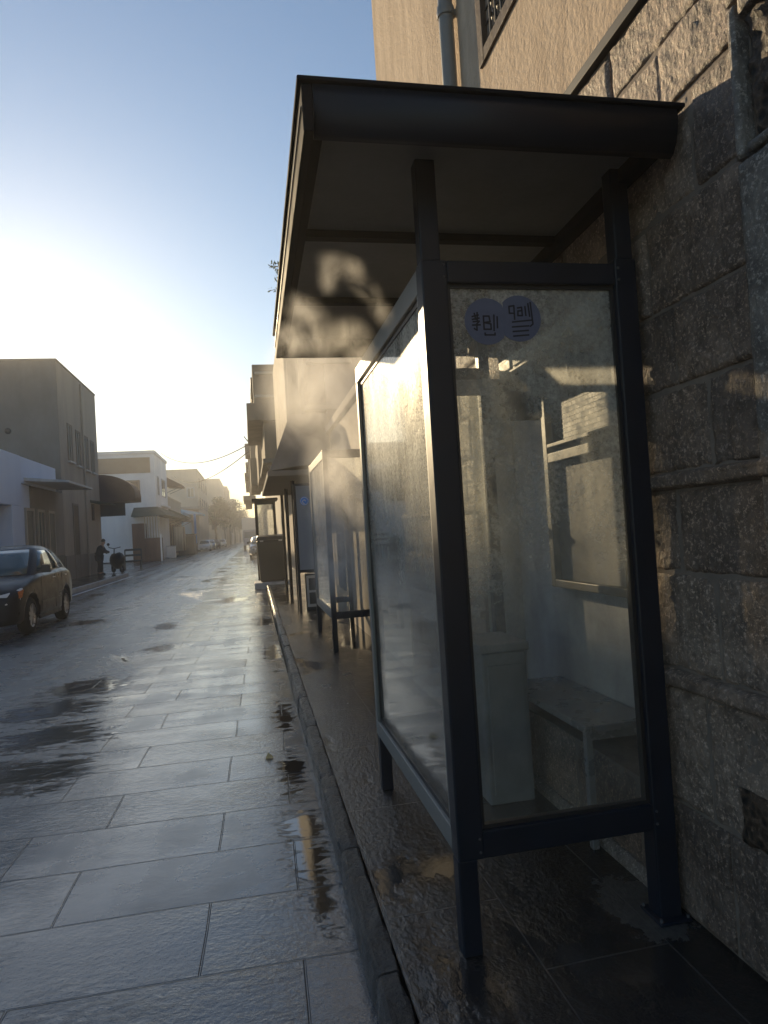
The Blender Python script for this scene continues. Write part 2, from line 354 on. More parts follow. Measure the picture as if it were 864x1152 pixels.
# ------------------------------------------------------------ ground, road, pavements
K = .12
g = MB().add([(-480, -60, -.03), (480, -60, -.03), (480, 700, -.03), (-480, 700, -.03)], [(0, 1, 2, 3)])
struct(g.build('ground', M['ground']))
r_ = MB().add([(-5.95, -6, 0), (.30, -6, 0), (.33, 19, 0), (.33, 36, 0), (3.0, 44, 0), (3.0, 400, 0), (-7.6, 400, 0), (-7.6, 70, 0), (-14, 62, 0), (-14, 39.3, 0), (-7, 39, 0), (-5.95, 35, 0)],
              [tuple(range(12))])
struct(r_.build('road', M['road']))
lp = MB()
pts = [(-14, 0), (-6.15, 0), (-6.15, 33), (-6.25, 35.6), (-6.6, 37.4), (-7.3, 38.6), (-8.4, 39.0), (-14, 39.0)]
lp.prism(pts, -.02, 'z', K+.02); struct(lp.build('pavement', M['pave']))
lp2 = MB(); lp2.box(-14, -7.6, 62, 300, -.02, K-.004); struct(lp2.build('pavement', M['pave']))
# kerb stones (right): worn rounded stones end to end
kb = MB(); y = .2; rnd = random.Random(3)
def kerb_x(y): return .300 + .0030*max(0, y-2) + .0011*max(0, y-4)
while y < 36:
    L = rnd.uniform(.85, 1.1); y1 = y+L-.008; n = max(4, int(L/.045)) if y < 12 else 4
    dz = rnd.uniform(-.006, .004); dx = rnd.uniform(-.006, .006)
    prof = [(0, -.06), (.001, .04), (.003, .102), (.008, .116), (.018, .122), (.05, .1235), (.076, .1235), (.084, .117), (.084, -.06)]
    rows = []
    for i in range(n+1):
        yy = y+(y1-y)*i/n; e = min(i, n-i); pinch = .010 if e == 0 else (.003 if e == 1 else 0)
        row = []
        for q, (px_, pz) in enumerate(prof):
            nz = (noise.noise(Vector((px_*30, yy*9, q*.7)))*.007 if 0 < q < 8 else 0)
            row.append((kerb_x(yy)+px_+dx+nz+(pinch if q < 5 else 0), yy, pz+(dz+nz*.6-pinch*.7 if 0 < q < 8 and pz > 0 else 0)))
        rows.append(row)
    m_ = len(prof); vs = [p for r0 in rows for p in r0]
    kb.add(vs, [(i*m_+j, i*m_+j+1, (i+1)*m_+j+1, (i+1)*m_+j) for i in range(n) for j in range(m_-1)], 0, False)
    kb.add(rows[0], [tuple(range(m_))]); kb.add(rows[-1], [tuple(range(m_))[::-1]])
    y += L
# far right pavement beyond Y 36 handled by kerb-less ground
pv = MB(); ys_ = [-6+i*1.0 for i in range(43)]
pv.prism([(kerb_x(q)+.088, q) for q in ys_]+[(1.75, 36), (1.75, -6)], -.02, 'z', K+.02); struct(pv.build('pavement', M['pave']))
struct(kb.build('kerb', M['kerb']))
# left kerb with rounded corner
lk = MB()
path = [(-6.0, -2), (-6.0, 33), (-6.1, 35.6), (-6.45, 37.5), (-7.2, 38.85), (-8.4, 39.25), (-14, 39.25)]
for i in range(len(path)-1):
    a, b = Vector(path[i]), Vector(path[i+1]); d = (b-a).normalized(); nn = Vector((-d.y, d.x))*.16
    lk.hexa([(*a, -.05), (*b, -.05), (*(b+nn), -.05), (*(a+nn), -.05)], [(*a, K+.004), (*b, K+.004), (*(b+nn), K+.004), (*(a+nn), K+.004)])
struct(lk.build('kerb', M['concrete']))
# painted line beside the left kerb
pl = MB().box(-5.72, -5.62, 8, 34, .001, .005); struct(pl.build('road_marking', M['white']))
# mortar spill around the post foot, small litter
def blob(name, cx, cy, z, r0, mat, n=26, st=.35, sx=1., sy=1., seed=0, h=.006):
    pts = []
    for i in range(n):
        t = 2*math.pi*i/n; rr = r0*(1+st*noise.noise(Vector((math.cos(t)*1.5+seed, math.sin(t)*1.5, seed))))
        pts.append((cx+rr*math.cos(t)*sx, cy+rr*math.sin(t)*sy))
    ins = [(cx+(p[0]-cx)*.8, cy+(p[1]-cy)*.8) for p in pts]
    vs = [(*p, z-.01) for p in pts]+[(*p, z+h*.5) for p in pts]+[(*p, z+h) for p in ins]+[(cx, cy, z+h)]
    fs = []
    for i in range(n):
        j = (i+1) % n; fs += [(i, j, n+j, n+i), (n+i, n+j, 2*n+j, 2*n+i), (2*n+i, 2*n+j, 3*n)]
    return MB().add(vs, fs, 0, True).build(name, mat)

# ------------------------------------------------------------ stone building on the right
WX = 1.40
sb = thing('stone_building', 'tall sandstone building with rough blocks rising behind the bus shelter', 'building', (WX, 3, 0))
w = MB()
NY0, NY1, NZ0, NZ1 = 2.20, 3.98, .50, 2.30
w.box(WX+.0015, 7, -4, NY0, -.02, 11.5); w.box(WX+.0015, 7, NY1, 6.0, -.02, 11.5)
w.box(WX+.0015, 7, NY0, NY1, -.02, NZ0); w.box(WX+.0015, 7, NY0, NY1, NZ1, 11.5); w.box(1.66, 7, NY0+.001, NY1-.001, NZ0, NZ1)
w.build('wall', M['mortar'], sb)
def in_niche(y0, y1, z0, z1): return not (y1 <= NY0+.001 or y0 >= NY1-.001 or z1 <= NZ0+.001 or z0 >= NZ1-.001)
blocks = MB(); pits = MB(); tooled = MB()
def block(mb, y0, y1, z0, z1, x=WX, amp=.006, edge=.012, cell=.016, g_=.006, seed=0, back=.03, ledge=None):
    y0 += g_; y1 -= g_; z0 += g_; z1 -= g_
    if y1-y0 < .02 or z1-z0 < .02: return
    ny = max(3, int((y1-y0)/cell)); nz = max(3, int((z1-z0)/cell)); vs = []
    for i in range(ny+1):
        for j in range(nz+1):
            a = y0+(y1-y0)*i/ny; c = z0+(z1-z0)*j/nz
            e = min(a-y0, y1-a, c-z0, z1-c); rnd_ = (.008 if e < 1e-6 else 0)
            d = noise.noise(Vector((a*9+seed, c*9, seed)))*amp+noise.noise(Vector((a*24, c*24, seed)))*amp*.9+noise.noise(Vector((a*55, c*55, seed)))*amp*.7
            vs.append((x-d+rnd_, a, c))
    fs = [(i*(nz+1)+j, i*(nz+1)+j+1, (i+1)*(nz+1)+j+1, (i+1)*(nz+1)+j) for i in range(ny) for j in range(nz)]
    mi_ = int(abs(y0*37+z0*53)*7) % 3 if mb is blocks else 0
    o = len(mb.v); mb.add(vs, fs, mi_, True)
    ring = [i*(nz+1) for i in range(ny+1)]+[ny*(nz+1)+j for j in range(1, nz+1)]+[i*(nz+1)+nz for i in range(ny-1, -1, -1)]+[j for j in range(nz-1, 0, -1)]
    bv = [(x+back, vs[i][1], vs[i][2]) for i in ring]
    n = len(ring); o2 = len(mb.v); mb.v += bv
    for q in range(n):
        r2 = (q+1) % n; mb.f.append((o+ring[q], o+ring[r2], o2+r2, o2+q)); mb.mi.append(0); mb.sm.append(False)
PY = 1.585   # pilaster edge
courses = [(.12, .505, [1.86]), (.505, .905, [1.93]), (.965, 1.295, [1.84]), (1.295, 1.575, [2.0]), (1.63, 1.91, [1.81]), (1.91, 2.175, [1.95]), (2.175, 2.48, []), (2.48, 2.80, [1.80]), (2.80, 3.02, [1.93]), (3.02, 3.215, [1.72])]
rb_ = random.Random(11)
for ci, (z0, z1, js) in enumerate(courses):
    ys = [PY]+js; yy = (js[-1] if js else PY)+rb_.uniform(.42, .6)
    while yy < 5.8: ys.append(yy); yy += rb_.uniform(.36, .62)
    ys.append(6.0)
    for a, b in zip(ys, ys[1:]):
        segs = [(a, b)]
        if z0 < NZ1-.02 and z1 > NZ0+.02:
            segs = []
            if a < NY0: segs.append((a, min(b, NY0)))
            if b > NY1: segs.append((max(a, NY1), b))
        for (a1, b1) in segs:
            zz1 = z1
            if b1-a1 < .03: continue
            block(blocks, a1, b1, z0, zz1, WX-rb_.uniform(.002, .012), seed=ci*7+a1, cell=.011 if a1 < 2.15 else .03)
    # lintel strip above niche when a course crosses it
lint = MB(); block(lint, NY0, NY1, NZ1, 2.48, WX-.006, seed=91, cell=.05); lint.build('lintel', M['stone'], sb)
for a in (-3.2, -2.2, -1.2, -.4, .25): pass
blocks.build('stone_blocks', [M['stone'], M['stone_pale'], M['stone_dark']], sb); blocks = MB()
yb = -4.0
for ci, (z0, z1) in enumerate([(.12, .505), (.505, .905), (.965, 1.295), (1.295, 1.575), (1.63, 2.02), (2.02, 2.43), (2.87, 3.215)]):
    yy = -3.9
    while yy < 1.0: block(blocks, yy, min(yy+.6, 1.0), z0, z1, WX-.008, seed=ci+yy, cell=.12); yy += .6
blocks.build('stone_blocks', [M['stone'], M['stone_pale'], M['stone_dark']], sb)
# pilaster: raised corner stones with vermiculated insets
PX = WX-.045
for i, (z0, z1) in enumerate([(.12, .48), (.69, .905), (.965, 1.43), (1.43, 2.44), (2.44, 2.47), (2.87, 3.215)]):
    if z1-z0 > .05: block(tooled, 1.0, PY, z0, z1, PX, amp=.003, seed=40+i, back=.06)
block(tooled, 1.545, PY, 2.44, 2.87, PX, amp=.002, seed=50, back=.06); block(tooled, 1.0, 1.542, 2.82, 2.87, PX, amp=.002, seed=51, back=.06)
block(tooled, 1.0, 1.542, 2.44, 2.48, PX, amp=.002, seed=52, back=.06)
tooled.build('pilaster', M['stone_tooled'], sb)
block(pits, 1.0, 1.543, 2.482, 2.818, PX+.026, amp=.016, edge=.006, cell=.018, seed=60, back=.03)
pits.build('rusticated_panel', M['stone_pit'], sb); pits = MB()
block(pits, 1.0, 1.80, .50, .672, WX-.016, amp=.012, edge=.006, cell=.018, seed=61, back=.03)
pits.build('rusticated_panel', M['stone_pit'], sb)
# roll mouldings
for z0, z1, x0 in ((.905, .965, .03), (1.575, 1.632, .03)):
    mo = MB()
    for (ya, yb_) in ((-4., NY0), (NY1, 6.)):
        n = 9; prof = [(WX+.01, z0)]+[(WX-x0*min(1, 2.2*math.sin(math.pi*i/n))-.004, z0+(z1-z0)*i/n) for i in range(n+1)]+[(WX+.01, z1)]
        m_ = len(prof); steps = int((yb_-ya)/.06); vs = []
        for s_ in range(steps+1):
            yy = ya+(yb_-ya)*s_/steps
            for q, (a, b) in enumerate(prof):
                dn = noise.noise(Vector((yy*6, q*.5, z0)))*.005; vs.append((a-(dn if 0 < q < m_-1 else 0)-(.045 if yy < PY else 0), yy, b))
        mo.add(vs, [(i*m_+j, i*m_+j+1, (i+1)*m_+j+1, (i+1)*m_+j) for i in range(steps) for j in range(m_-1)], 0, True)
        mo.add(vs[-m_:], [tuple(range(m_))]); mo.add(vs[:m_], [tuple(range(m_))])
    mo.build('moulding', M['stone'], sb)
# dark raised band and plaster above, with window opening
box_part('band', M['lead'], sb, WX-.03, WX+.02, -4, 6.0, 3.218, 3.262, .004)
WY0, WY1, WZ0, WZ1 = 2.35, 3.42, 3.99, 5.6
pw = MB(); x0, x1 = WX-.012, WX+.02
pw.box(x0, x1, -4, WY0, 3.262, 11.48); pw.box(x0, x1, WY1, 6.0, 3.262, 11.48); pw.box(x0, x1, WY0, WY1, 3.262, WZ0); pw.box(x0, x1, WY0, WY1, WZ1, 11.48)
pw.build('plaster_wall', M['plaster'], sb)
ex = box_part('end_wall', M['plaster'], sb, WX-.012, 7, 6.0, 6.03, 0, 11.48)
win = MB()
fx0, fx1 = WX-.03, WX+.015
win.box(fx0, fx1, WY0, WY0+.07, WZ0, WZ1); win.box(fx0, fx1, WY1-.07, WY1, WZ0, WZ1); win.box(fx0, fx1, WY0+.07, WY1-.07, WZ0, WZ0+.07); win.box(fx0, fx1, WY0+.07, WY1-.07, WZ1-.07, WZ1)
wf = win.build('window', M['brown_dark'], sb, .004)
gr = MB()
for i in range(12):
    yy = WY0+.09+i*.075; gr.tube([(WX-.012, yy, WZ0+.07), (WX-.012, yy, WZ1-.07)], .007, 6)
for i in range(19):
    zz = WZ0+.12+i*.078; gr.tube([(WX-.002, WY0+.07, zz), (WX-.002, WY1-.07, zz)], .006, 6)
    for j in range(11): gr.lathe([(.012, -.004), (.024, 0), (.012, .004)], (WX-.014, WY0+.127+j*.075, zz+.039), 'x', 8)
gr.build('grille', M['lead'], wf)
MB().box(WX+.014, WX+.018, WY0+.02, WY1-.02, WZ0+.02, WZ1-.02).build('pane', M['winglass'], wf)
dp = MB().tube([(WX-.07, 3.80, 3.28), (WX-.07, 3.80, 11.4)], .045, 14)
for zz in (4.6, 6.2, 7.8): dp.lathe([(.052, -.03), (.056, 0), (.052, .03)], (WX-.07, 3.80, zz), 'z', 14); dp.box(WX-.06, WX, 3.785, 3.815, zz-.02, zz+.02)
dp.build('drain_pipe', M['alu'], sb)
# base ledge at pavement
bl = MB(); bl.prism([(WX-.035, -.0), (WX-.035, K+.03), (WX-.015, K+.05), (WX+.01, K+.05), (WX+.01, 0)], NY0-.05, 'y', 3.8)
for i in range(1): pass
def swap_xz(mb): return mb
bl.build('plinth', M['stone_tooled'], sb)

nl = MB(); nl.box(1.648, 1.6595, NY0+.01, NY1-.01, NZ0+.01, NZ1-.01); nl.box(WX+.02, 1.647, NY1-.012, NY1-.002, NZ0+.01, NZ1-.01); nl.build('added_pale_lining', M['concrete'], sb)  # pale lining added to brighten the background behind the hanging sign
# wall display case inside the niche, its canopy
X_0 = 1.647
dc = thing('display_case', 'grey wall display case with louvred top panel seen through the shelter glass', 'display case', (1.62, 3.0, .5))
X_ = 1.647
d = MB(); yn, yf = 2.24, 3.34
for (a, b, c, e) in ((yn, yf, 2.14, 2.19), (yn, yf, 1.14, 1.18), (yn, yf, 1.80, 1.85), (yn, yf, 1.88, 1.90)): d.box(X_-.07, X_, a, b, c, e)
d.box(X_-.07, X_, yf, yf+.05, 1.14, 2.19); d.box(X_-.07, X_, yn-.03, yn, 1.14, 2.19)
d.build('frame', M['case'], dc, .004)
lv = MB().box(X_-.03, X_, yn, yf, 1.90, 2.14)
for i in range(9): lv.box(X_-.0315, X_-.03, yn+.01, yf-.01, 1.915+i*.025, 1.919+i*.025)
lv.build('louvre_panel', M['case'], dc)
MB().box(X_-.03, X_-.002, yn, yf, 1.18, 1.80).build('lower_panel', M['case_panel'], dc)
cn = MB()
cn.box(1.30, 1.338, 2.24, 3.25, 2.235, 2.318); cn.box(1.338, 1.646, 2.24, 3.25, 2.268, 2.296)
for i in range(6): cn.box(1.292, 1.30, 2.26+i*.165, 2.39+i*.165, 2.252, 2.302)
cn.build('canopy', M['canopy'], dc, .003)
hs = thing('hanging_notice', 'dark notice board with a handwritten word under the case canopy', 'sign', (1.5, 2.6, 2.05))
MB().box(1.345, 1.645, 2.60, 2.615, 2.03, 2.20).build('board', M['bluegrey'], hs, .003)
def strokes(mb, lines, ox, oz, sx, sz, y, wd=.004, dpth=.0015):
    for ln in lines:
        for (a, b) in zip(ln, ln[1:]):
            p = Vector((ox+a[0]*sx, oz+a[1]*sz)); q = Vector((ox+b[0]*sx, oz+b[1]*sz)); dd = (q-p)
            if dd.length < 1e-6: continue
            dd = dd.normalized(); nn = Vector((-dd.y, dd.x))*wd*.5; p2 = p-dd*wd*.3; q2 = q+dd*wd*.3
            pts = [p2-nn, q2-nn, q2+nn, p2+nn]
            mb.prism([(t.x, t.y) for t in pts], y-dpth, 'y', dpth)
word = [[(0, 0), (.05, .28), (.1, 0), (.16, .3), (.2, 0), (.32, .02)], [(.33, .02), (.34, .38)], [(.40, .0), (.46, .05), (.46, .45)], [(.40, 0), (.33, 0)], [(.53, .0), (.54, .75)], [(.6, .5), (.6, 0), (.66, 0), (.67, .35)], [(.60, .62), (.65, .68)],
        [(.74, .0), (.75, .8)], [(.80, .5), (.82, .3), (.88, .3), (.90, .55)], [(.88, .3), (.86, -.25)], [(.97, .0), (.98, .62)], [(.46, 0), (.53, 0), (.6, 0)]]
m_ = MB(); strokes(m_, word, 1.375, 2.085, .22, .085, 2.5985, .017); m_.build('lettering', M['ink'], hs)
for i in range(2): pass

# ------------------------------------------------------------ main bus shelter
sh = thing('bus_shelter', 'navy steel bus shelter with misted glass panes and flat overhanging roof', 'bus shelter', (1.0, 2.1, K))
fx = M['frame']
XL, XR = .592, 1.285
Yn, Yf = 2.09, 3.60
p = MB(); p.box(XL, XL+.088, Yn, Yn+.075, .425, 2.372)
p.box(XL+.004, XL+.072, Yn+.01, Yn+.07, 2.372, 2.722); p.box(XL+.0, XL+.066, Yn+.008, Yn+.07, K, .425)
p.build('post', fx, sh, .006)
p = MB(); p.box(XR, XR+.082, Yn+.001, Yn+.075, K, 2.39); p.box(XR+.012, XR+.078, Yn+.01, Yn+.07, 2.39, 2.722); p.box(XR-.02, XR+.1, Yn-.03, Yn+.1, K, K+.012)
p.build('post', fx, sh, .006)
p = MB(); p.box(.612, .672, Yf-.06, Yf, K, 2.372); p.build('post', fx, sh, .005)
p = MB(); p.box(1.30, 1.36, Yf-.06, Yf, K, 2.70); p.build('post', fx, sh, .005)
def rail(x0, x1, y0, y1, z0, z1, m=fx): return MB().box(x0, x1, y0, y1, z0, z1).build('rail', m, sh, .005)
rail(XL+.088, XR, Yn+.003, Yn+.066, 2.298, 2.372)        # end frame head
rail(XL+.066, XR, Yn+.003, Yn+.066, .425, .512)          # end frame sill
rail(.672, 1.30, Yf-.055, Yf-.005, 2.29, 2.37); rail(.672, 1.30, Yf-.055, Yf-.005, .43, .50)
# side frame (street side): aluminium, wide bevelled
sf = MB(); xo, xi = .598, .632
y0, y1, z0, z1 = Yn+.075, Yf-.06, .425, 2.372
for (a, b, c, e) in ((y0, y1, z1-.085, z1), (y0, y1, z0, z0+.075), (y0, y0+.03, z0+.075, z1-.085), (y1-.05, y1, z0+.075, z1-.085)): sf.box(xo, xi, a, b, c, e)
sf.build('side_frame', M['alu'], sh, .004)
gk = MB(); y0g, y1g, z0g, z1g = y0+.03, y1-.05, z0+.075, z1-.085
for (a, b, c, e) in ((y0g, y1g, z1g-.02, z1g), (y0g, y1g, z0g, z0g+.018), (y0g, y0g+.012, z0g+.018, z1g-.02), (y1g-.012, y1g, z0g+.018, z1g-.02)): gk.box(.612, .628, a, b, c, e)
gk.build('gasket', M['black'], sh)
MB().box(.617, .623, y0g+.012, y1g-.012, z0g+.018, z1g-.02).build('glass_pane', M['glass_side'], sh)
eg = MB().box(XL+.088, XR, Yn+.030, Yn+.036, .512, 2.298).build('glass_pane', M['glass_end'], sh)
gk = MB()
for (a, b, c, e) in ((XL+.088, XR, 2.286, 2.298), (XL+.088, XR, .512, .524), (XL+.088, XL+.1, .524, 2.286), (XR-.012, XR, .524, 2.286)): gk.box(a, b, Yn+.02, Yn+.045, c, e)
gk.build('gasket', M['black'], sh)
MB().box(.672, 1.30, Yf-.033, Yf-.027, .50, 2.29).build('glass_pane', M['glass_far'], sh)
for (bx_, by_) in ((XR-.01, Yn-.018), (XR+.09, Yn-.018), (XR-.01, Yn+.088), (XR+.09, Yn+.088)): MB().lathe([(0, K+.022), (.006, K+.022), (.006, K+.011)], (bx_, by_, 0), 'z', 6).build('bolt', M['bolt'], sh)
for zz in (.448, .49, 2.315, 2.355):
    for xx in (XL+.075, XR+.012): MB().lathe([(0, Yn-.004), (.004, Yn-.003), (.005, Yn+.001)], (xx, 0, zz), 'y', 8).build('bolt', M['bolt'], sh)
# roof
RX0, RX1, RY0, RY1 = .205, 1.388, 1.82, 3.99
def zr(y): return 2.618-.062*(y-RY0)/(RY1-RY0)
def slab(mb, x0, x1, y0, y1, lo, hi, mi=0):
    mb.hexa([(x0, y0, zr(y0)+lo), (x1, y0, zr(y0)+lo), (x1, y1, zr(y1)+lo), (x0, y1, zr(y1)+lo)], [(x0, y0, zr(y0)+hi), (x1, y0, zr(y0)+hi), (x1, y1, zr(y1)+hi), (x0, y1, zr(y1)+hi)], mi)
rf = MB(); slab(rf, RX0+.03, RX1, RY0+.03, RY1-.03, .11, .128)
roof = rf.build('roof', M['frame_dark'], sh)
cv = MB(); slab(cv, RX0-.012, RX1+.004, RY0-.012, RY1+.012, .131, .145); cv.build('roof_cover', M['frame_dark'], roof, .004)
gt = MB()   # rounded front gutter
pr = [(RY0+.045, 2.748), (RY0, 2.748), (RY0-.002, 2.718), (RY0+.004, 2.683), (RY0+.014, 2.651), (RY0+.032, 2.625), (RY0+.05, 2.617), (RY0+.05, 2.663), (RY0+.045, 2.673)]
gt.prism(pr, RX0+.032, 'x', RX1-RX0-.05, 0, True); gt.build('gutter', M['frame'], roof)
sd = MB(); slab(sd, RX0, RX0+.03, RY0, RY1, -.005, .13); sd.build('fascia', M['frame_dark'], roof, .004)
sd = MB(); slab(sd, RX0+.03, RX1, RY1-.03, RY1, -.005, .13); sd.build('fascia', M['frame_dark'], roof, .004)
tr_ = MB(); slab(tr_, RX0-.006, RX0-.001, RY0, RY1, .060, .064); tr_.build('drip_trim', M['alu'], roof)
sfm = MB(); slab(sfm, RX0+.031, RX1-.002, RY0+.061, RY1-.031, .100, .108); sfm.build('ceiling_panel', M['soffit'], roof)
for yy in (2.60, 3.30):
    b_ = MB(); slab(b_, RX0+.032, RX1-.06, yy, yy+.04, .07, .099); b_.build('ceiling_beam', M['frame_dark'], roof)
b_ = MB(); slab(b_, RX1-.058, RX1-.004, RY0+.1, RY1-.032, .05, .099); b_.build('ceiling_beam', M['frame_dark'], roof)
b_ = MB(); slab(b_, RX0+.032, RX0+.07, RY0+.1, RY1-.032, .06, .099); b_.build('ceiling_beam', M['frame_dark'], roof)
# stickers on the end pane
ST = MB(); n = 40; r0 = .079
def circ(cx, cz, cut=None):
    pts = []
    for i in range(n):
        t = 2*math.pi*i/n; x = cx+r0*math.cos(t)
        if cut: x = min(x, cut) if cx < cut else max(x, cut)
        pts.append((x, cz+r0*math.sin(t)))
    return pts
yS = Yn+.0285
a = MB(); a.prism(circ(.817, 2.176, .876), yS-.001, 'y', .0015); s1 = a.build('sticker', M['sticker'], sh)
a = MB(); a.prism(circ(.932, 2.186, .8765), yS-.001, 'y', .0015); s2 = a.build('sticker', M['sticker'], sh)
g1 = [[(.10, .60), (.28, .66)], [(.17, .72), (.20, .5)], [(.10, .5), (.30, .55)], [(.25, .75), (.24, .45)], [(.12, .42), (.30, .44), (.22, .34), (.22, .12), (.14, .18)], [(.10, .3), (.32, .31)],
      [(.42, .15), (.42, .62), (.58, .62), (.6, .42), (.44, .39), (.62, .34), (.62, .15), (.42, .15)], [(.70, .1), (.72, .66)], [(.80, .2), (.81, .6)], [(.44, .02), (.44, -.05), (.72, -.05), (.72, .02)]]
g2 = [[(.08, .84), (.08, .66), (.22, .66), (.22, .86), (.08, .84)], [(.22, .7), (.22, .5)], [(.32, .8), (.44, .82), (.45, .6), (.32, .6), (.33, .72), (.45, .73)], [(.54, .84), (.55, .6)], [(.63, .92), (.66, .58)], [(.7, .95), (.74, .38), (.66, .32)],
      [(.15, .43), (.70, .48)], [(.14, .30), (.62, .33)], [(.15, .18), (.60, .21)], [(.16, .06), (.60, .09)]]
m_ = MB(); strokes(m_, g1, .752, 2.135, .125, .095, yS-.001, .0055, .0006); m_.build('lettering', M['ink'], s1)
m_ = MB(); strokes(m_, g2, .888, 2.118, .125, .13, yS-.001, .0055, .0006); m_.build('lettering', M['ink'], s2)
# bench in the shelter
bn = thing('shelter_bench', 'narrow steel bench against the wall inside the bus shelter', 'bench', (1.45, 2.9, K))
MB().box(1.315, 1.64, 2.60, 3.50, .60, .632).build('seat', M['steel'], bn, .006)
for (xx, yy, zb) in ((1.32, 2.61, K), (1.32, 3.44, K), (1.60, 2.61, .5), (1.60, 3.44, .5)):
    MB().box(xx, xx+.03, yy, yy+.03, zb, .599).build('leg', M['steel'], bn, .003)
MB().box(1.35, 1.60, 2.618, 2.634, .567, .599).build('stretcher', M['steel'], bn)
# concrete bin / pedestal
pb = thing('concrete_pedestal', 'square grey concrete pedestal box with a flat lid by the far end of the bench', 'pedestal', (1.22, 3.4, K))
MB().box(1.075, 1.31, 3.16, 3.50, K, .86).build('body', M['pedestal'], pb, .012)
MB().box(1.062, 1.322, 3.145, 3.515, .862, .905).build('lid', M['pedestal'], pb, .008)
MB().box(1.10, 1.285, 3.150, 3.159, .17, .80).build('side_panel', M['pedestal'], pb, .003)
# bracket and rounded sign
rs = thing('rounded_sign', 'dark rounded square sign hanging from a grey bar inside the shelter', 'sign', (1.15, 2.85, 2.05))
MB().box(.70, 1.39, 2.84, 2.86, 2.075, 2.145).build('bar', M['concrete'], rs, .004)
pts = []
cx, cz, hw, hh, rr = 1.225, 2.045, .098, .092, .022
for q, (sx, sz) in enumerate(((1, 1), (-1, 1), (-1, -1), (1, -1))):
    for i in range(6):
        t = (q+i/5)*math.pi/2; pts.append((cx+sx*(hw-rr)+rr*math.cos(t), cz+sz*(hh-rr)+rr*math.sin(t)))
MB().prism(pts, 2.822, 'y', .016).build('plate', M['frame_dark'], rs, .003)

# ------------------------------------------------------------ second glass screen, information panel, crate, bin, light box
s2_ = thing('glass_shelter', 'smaller open glass shelter with dark posts standing beyond the first one', 'bus shelter', (1.1, 8.5, K))
def gscreen(par, x0, x1, y0, y1, zb, zt, mg):
    for (a, b) in ((x0, y0), (x0, y1-.06), (x1-.06, y0), (x1-.06, y1-.06)): MB().box(a, a+.06, b, b+.06, K, zt).build('post', fx, par, .005)
    for (a, b, c, e) in ((x0+.06, x1-.06, y0+.005, y0+.055), (x0+.06, x1-.06, y1-.055, y1-.005)):
        for (z_, t_) in ((zb, zb+.08), (zt-.10, zt-.005)): MB().box(a, b, c, e, z_, t_).build('rail', fx, par, .005)
    sfr = MB()
    for (a, b, c, e) in ((y0+.06, y1-.06, zt-.10, zt-.004), (y0+.06, y1-.06, zb, zb+.09), (y0+.06, y0+.10, zb+.09, zt-.10), (y1-.10, y1-.06, zb+.09, zt-.10)): sfr.box(x0+.004, x0+.04, a, b, c, e)
    sfr.build('side_frame', M['alu'], par, .004)
    MB().box(x0+.02, x0+.026, y0+.10, y1-.10, zb+.09, zt-.10).build('glass_pane', mg, par)
    MB().box(x0+.06, x1-.06, y0+.027, y0+.033, zb+.08, zt-.10).build('glass_pane', M['glass_far'], par)
gscreen(s2_, .865, 1.39, 7.75, 9.62, .50, 2.47, M['glass_side'])
ip = thing('information_panel', 'pale standing information panel with a blue round emblem in a dark frame', 'sign', (.95, 11.9, K))
for xx in (.77, 1.10): MB().box(xx, xx+.05, 11.88, 11.93, K, 2.40).build('post', fx, ip, .004)
MB().box(.82, 1.10, 11.89, 11.92, .88, 2.36).build('board', M['bluegrey'], ip, .003)
MB().box(.82, 1.10, 11.885, 11.925, 2.36, 2.40).build('rail', fx, ip); MB().box(.82, 1.10, 11.885, 11.925, .83, .88).build('rail', fx, ip)
a = MB(); a.lathe([(0, 0), (.078, 0), (.08, .004), (.078, .008)], (.965, 11.878, 2.09), 'y', 32)
em = a.build('round_emblem', M['sign_blue'], ip)
sw = MB()
sw.tube([(.965+.066*math.cos(t), 11.877, 2.09+.066*math.sin(t)) for t in [i*.21 for i in range(31)]], .0045, 6)
sw.tube([(.965+(.012+.0065*t)*math.cos(t*1.0), 11.876, 2.085+(.012+.0065*t)*math.sin(t)) for t in [i*.25 for i in range(20)]], .007, 6)
sw.build('swirl', M['sign_white'], em)
cr = thing('low_crate', 'low dark framed box standing behind the information panel', 'crate', (1.1, 12.4, K))
MB().box(.93, 1.25, 12.3, 12.6, K, .78).build('body', M['dark_door'], cr, .01)
b_ = MB()
for (a, b, c, e) in ((.95, 1.23, .70, .75), (.95, 1.23, .18, .23), (.95, .99, .23, .70), (1.19, 1.23, .23, .70), (.99, 1.19, .44, .48)): b_.box(a, b, 12.285, 12.299, c, e)
b_.build('front_frame', M['concrete'], cr)
bi = thing('litter_bin', 'big black wheeled litter bin on a pale base at the kerb end', 'bin', (.55, 20.2, 0))
b0 = MB().hexa([(.22, 19.9, .19), (.92, 19.9, .19), (.92, 20.6, .19), (.22, 20.6, .19)], [(.16, 19.8, 1.40), (1.0, 19.8, 1.40), (1.0, 20.7, 1.40), (.16, 20.7, 1.40)]); b0.build('body', M['black'], bi, .05, 4)
MB().hexa([(.14, 19.77, 1.405), (1.02, 19.77, 1.405), (1.02, 20.73, 1.405), (.14, 20.73, 1.405)], [(.18, 19.82, 1.52), (.98, 19.82, 1.50), (.98, 20.7, 1.56), (.18, 20.7, 1.56)]).build('lid', M['black'], bi, .03, 3)
for xx in (.30, .84): MB().box(xx-.05, xx+.05, 19.755, 19.775, 1.36, 1.40).build('handle', M['concrete'], bi)
MB().box(.04, 1.10, 19.65, 20.8, .0, .186).build('base_slab', M['concrete'], bi, .02)
lb = thing('glass_kiosk', 'narrow glass fronted kiosk with dark frame rising behind the litter bin', 'kiosk', (.5, 21.2, K))
b_ = MB()
x0, x1 = .17, .80
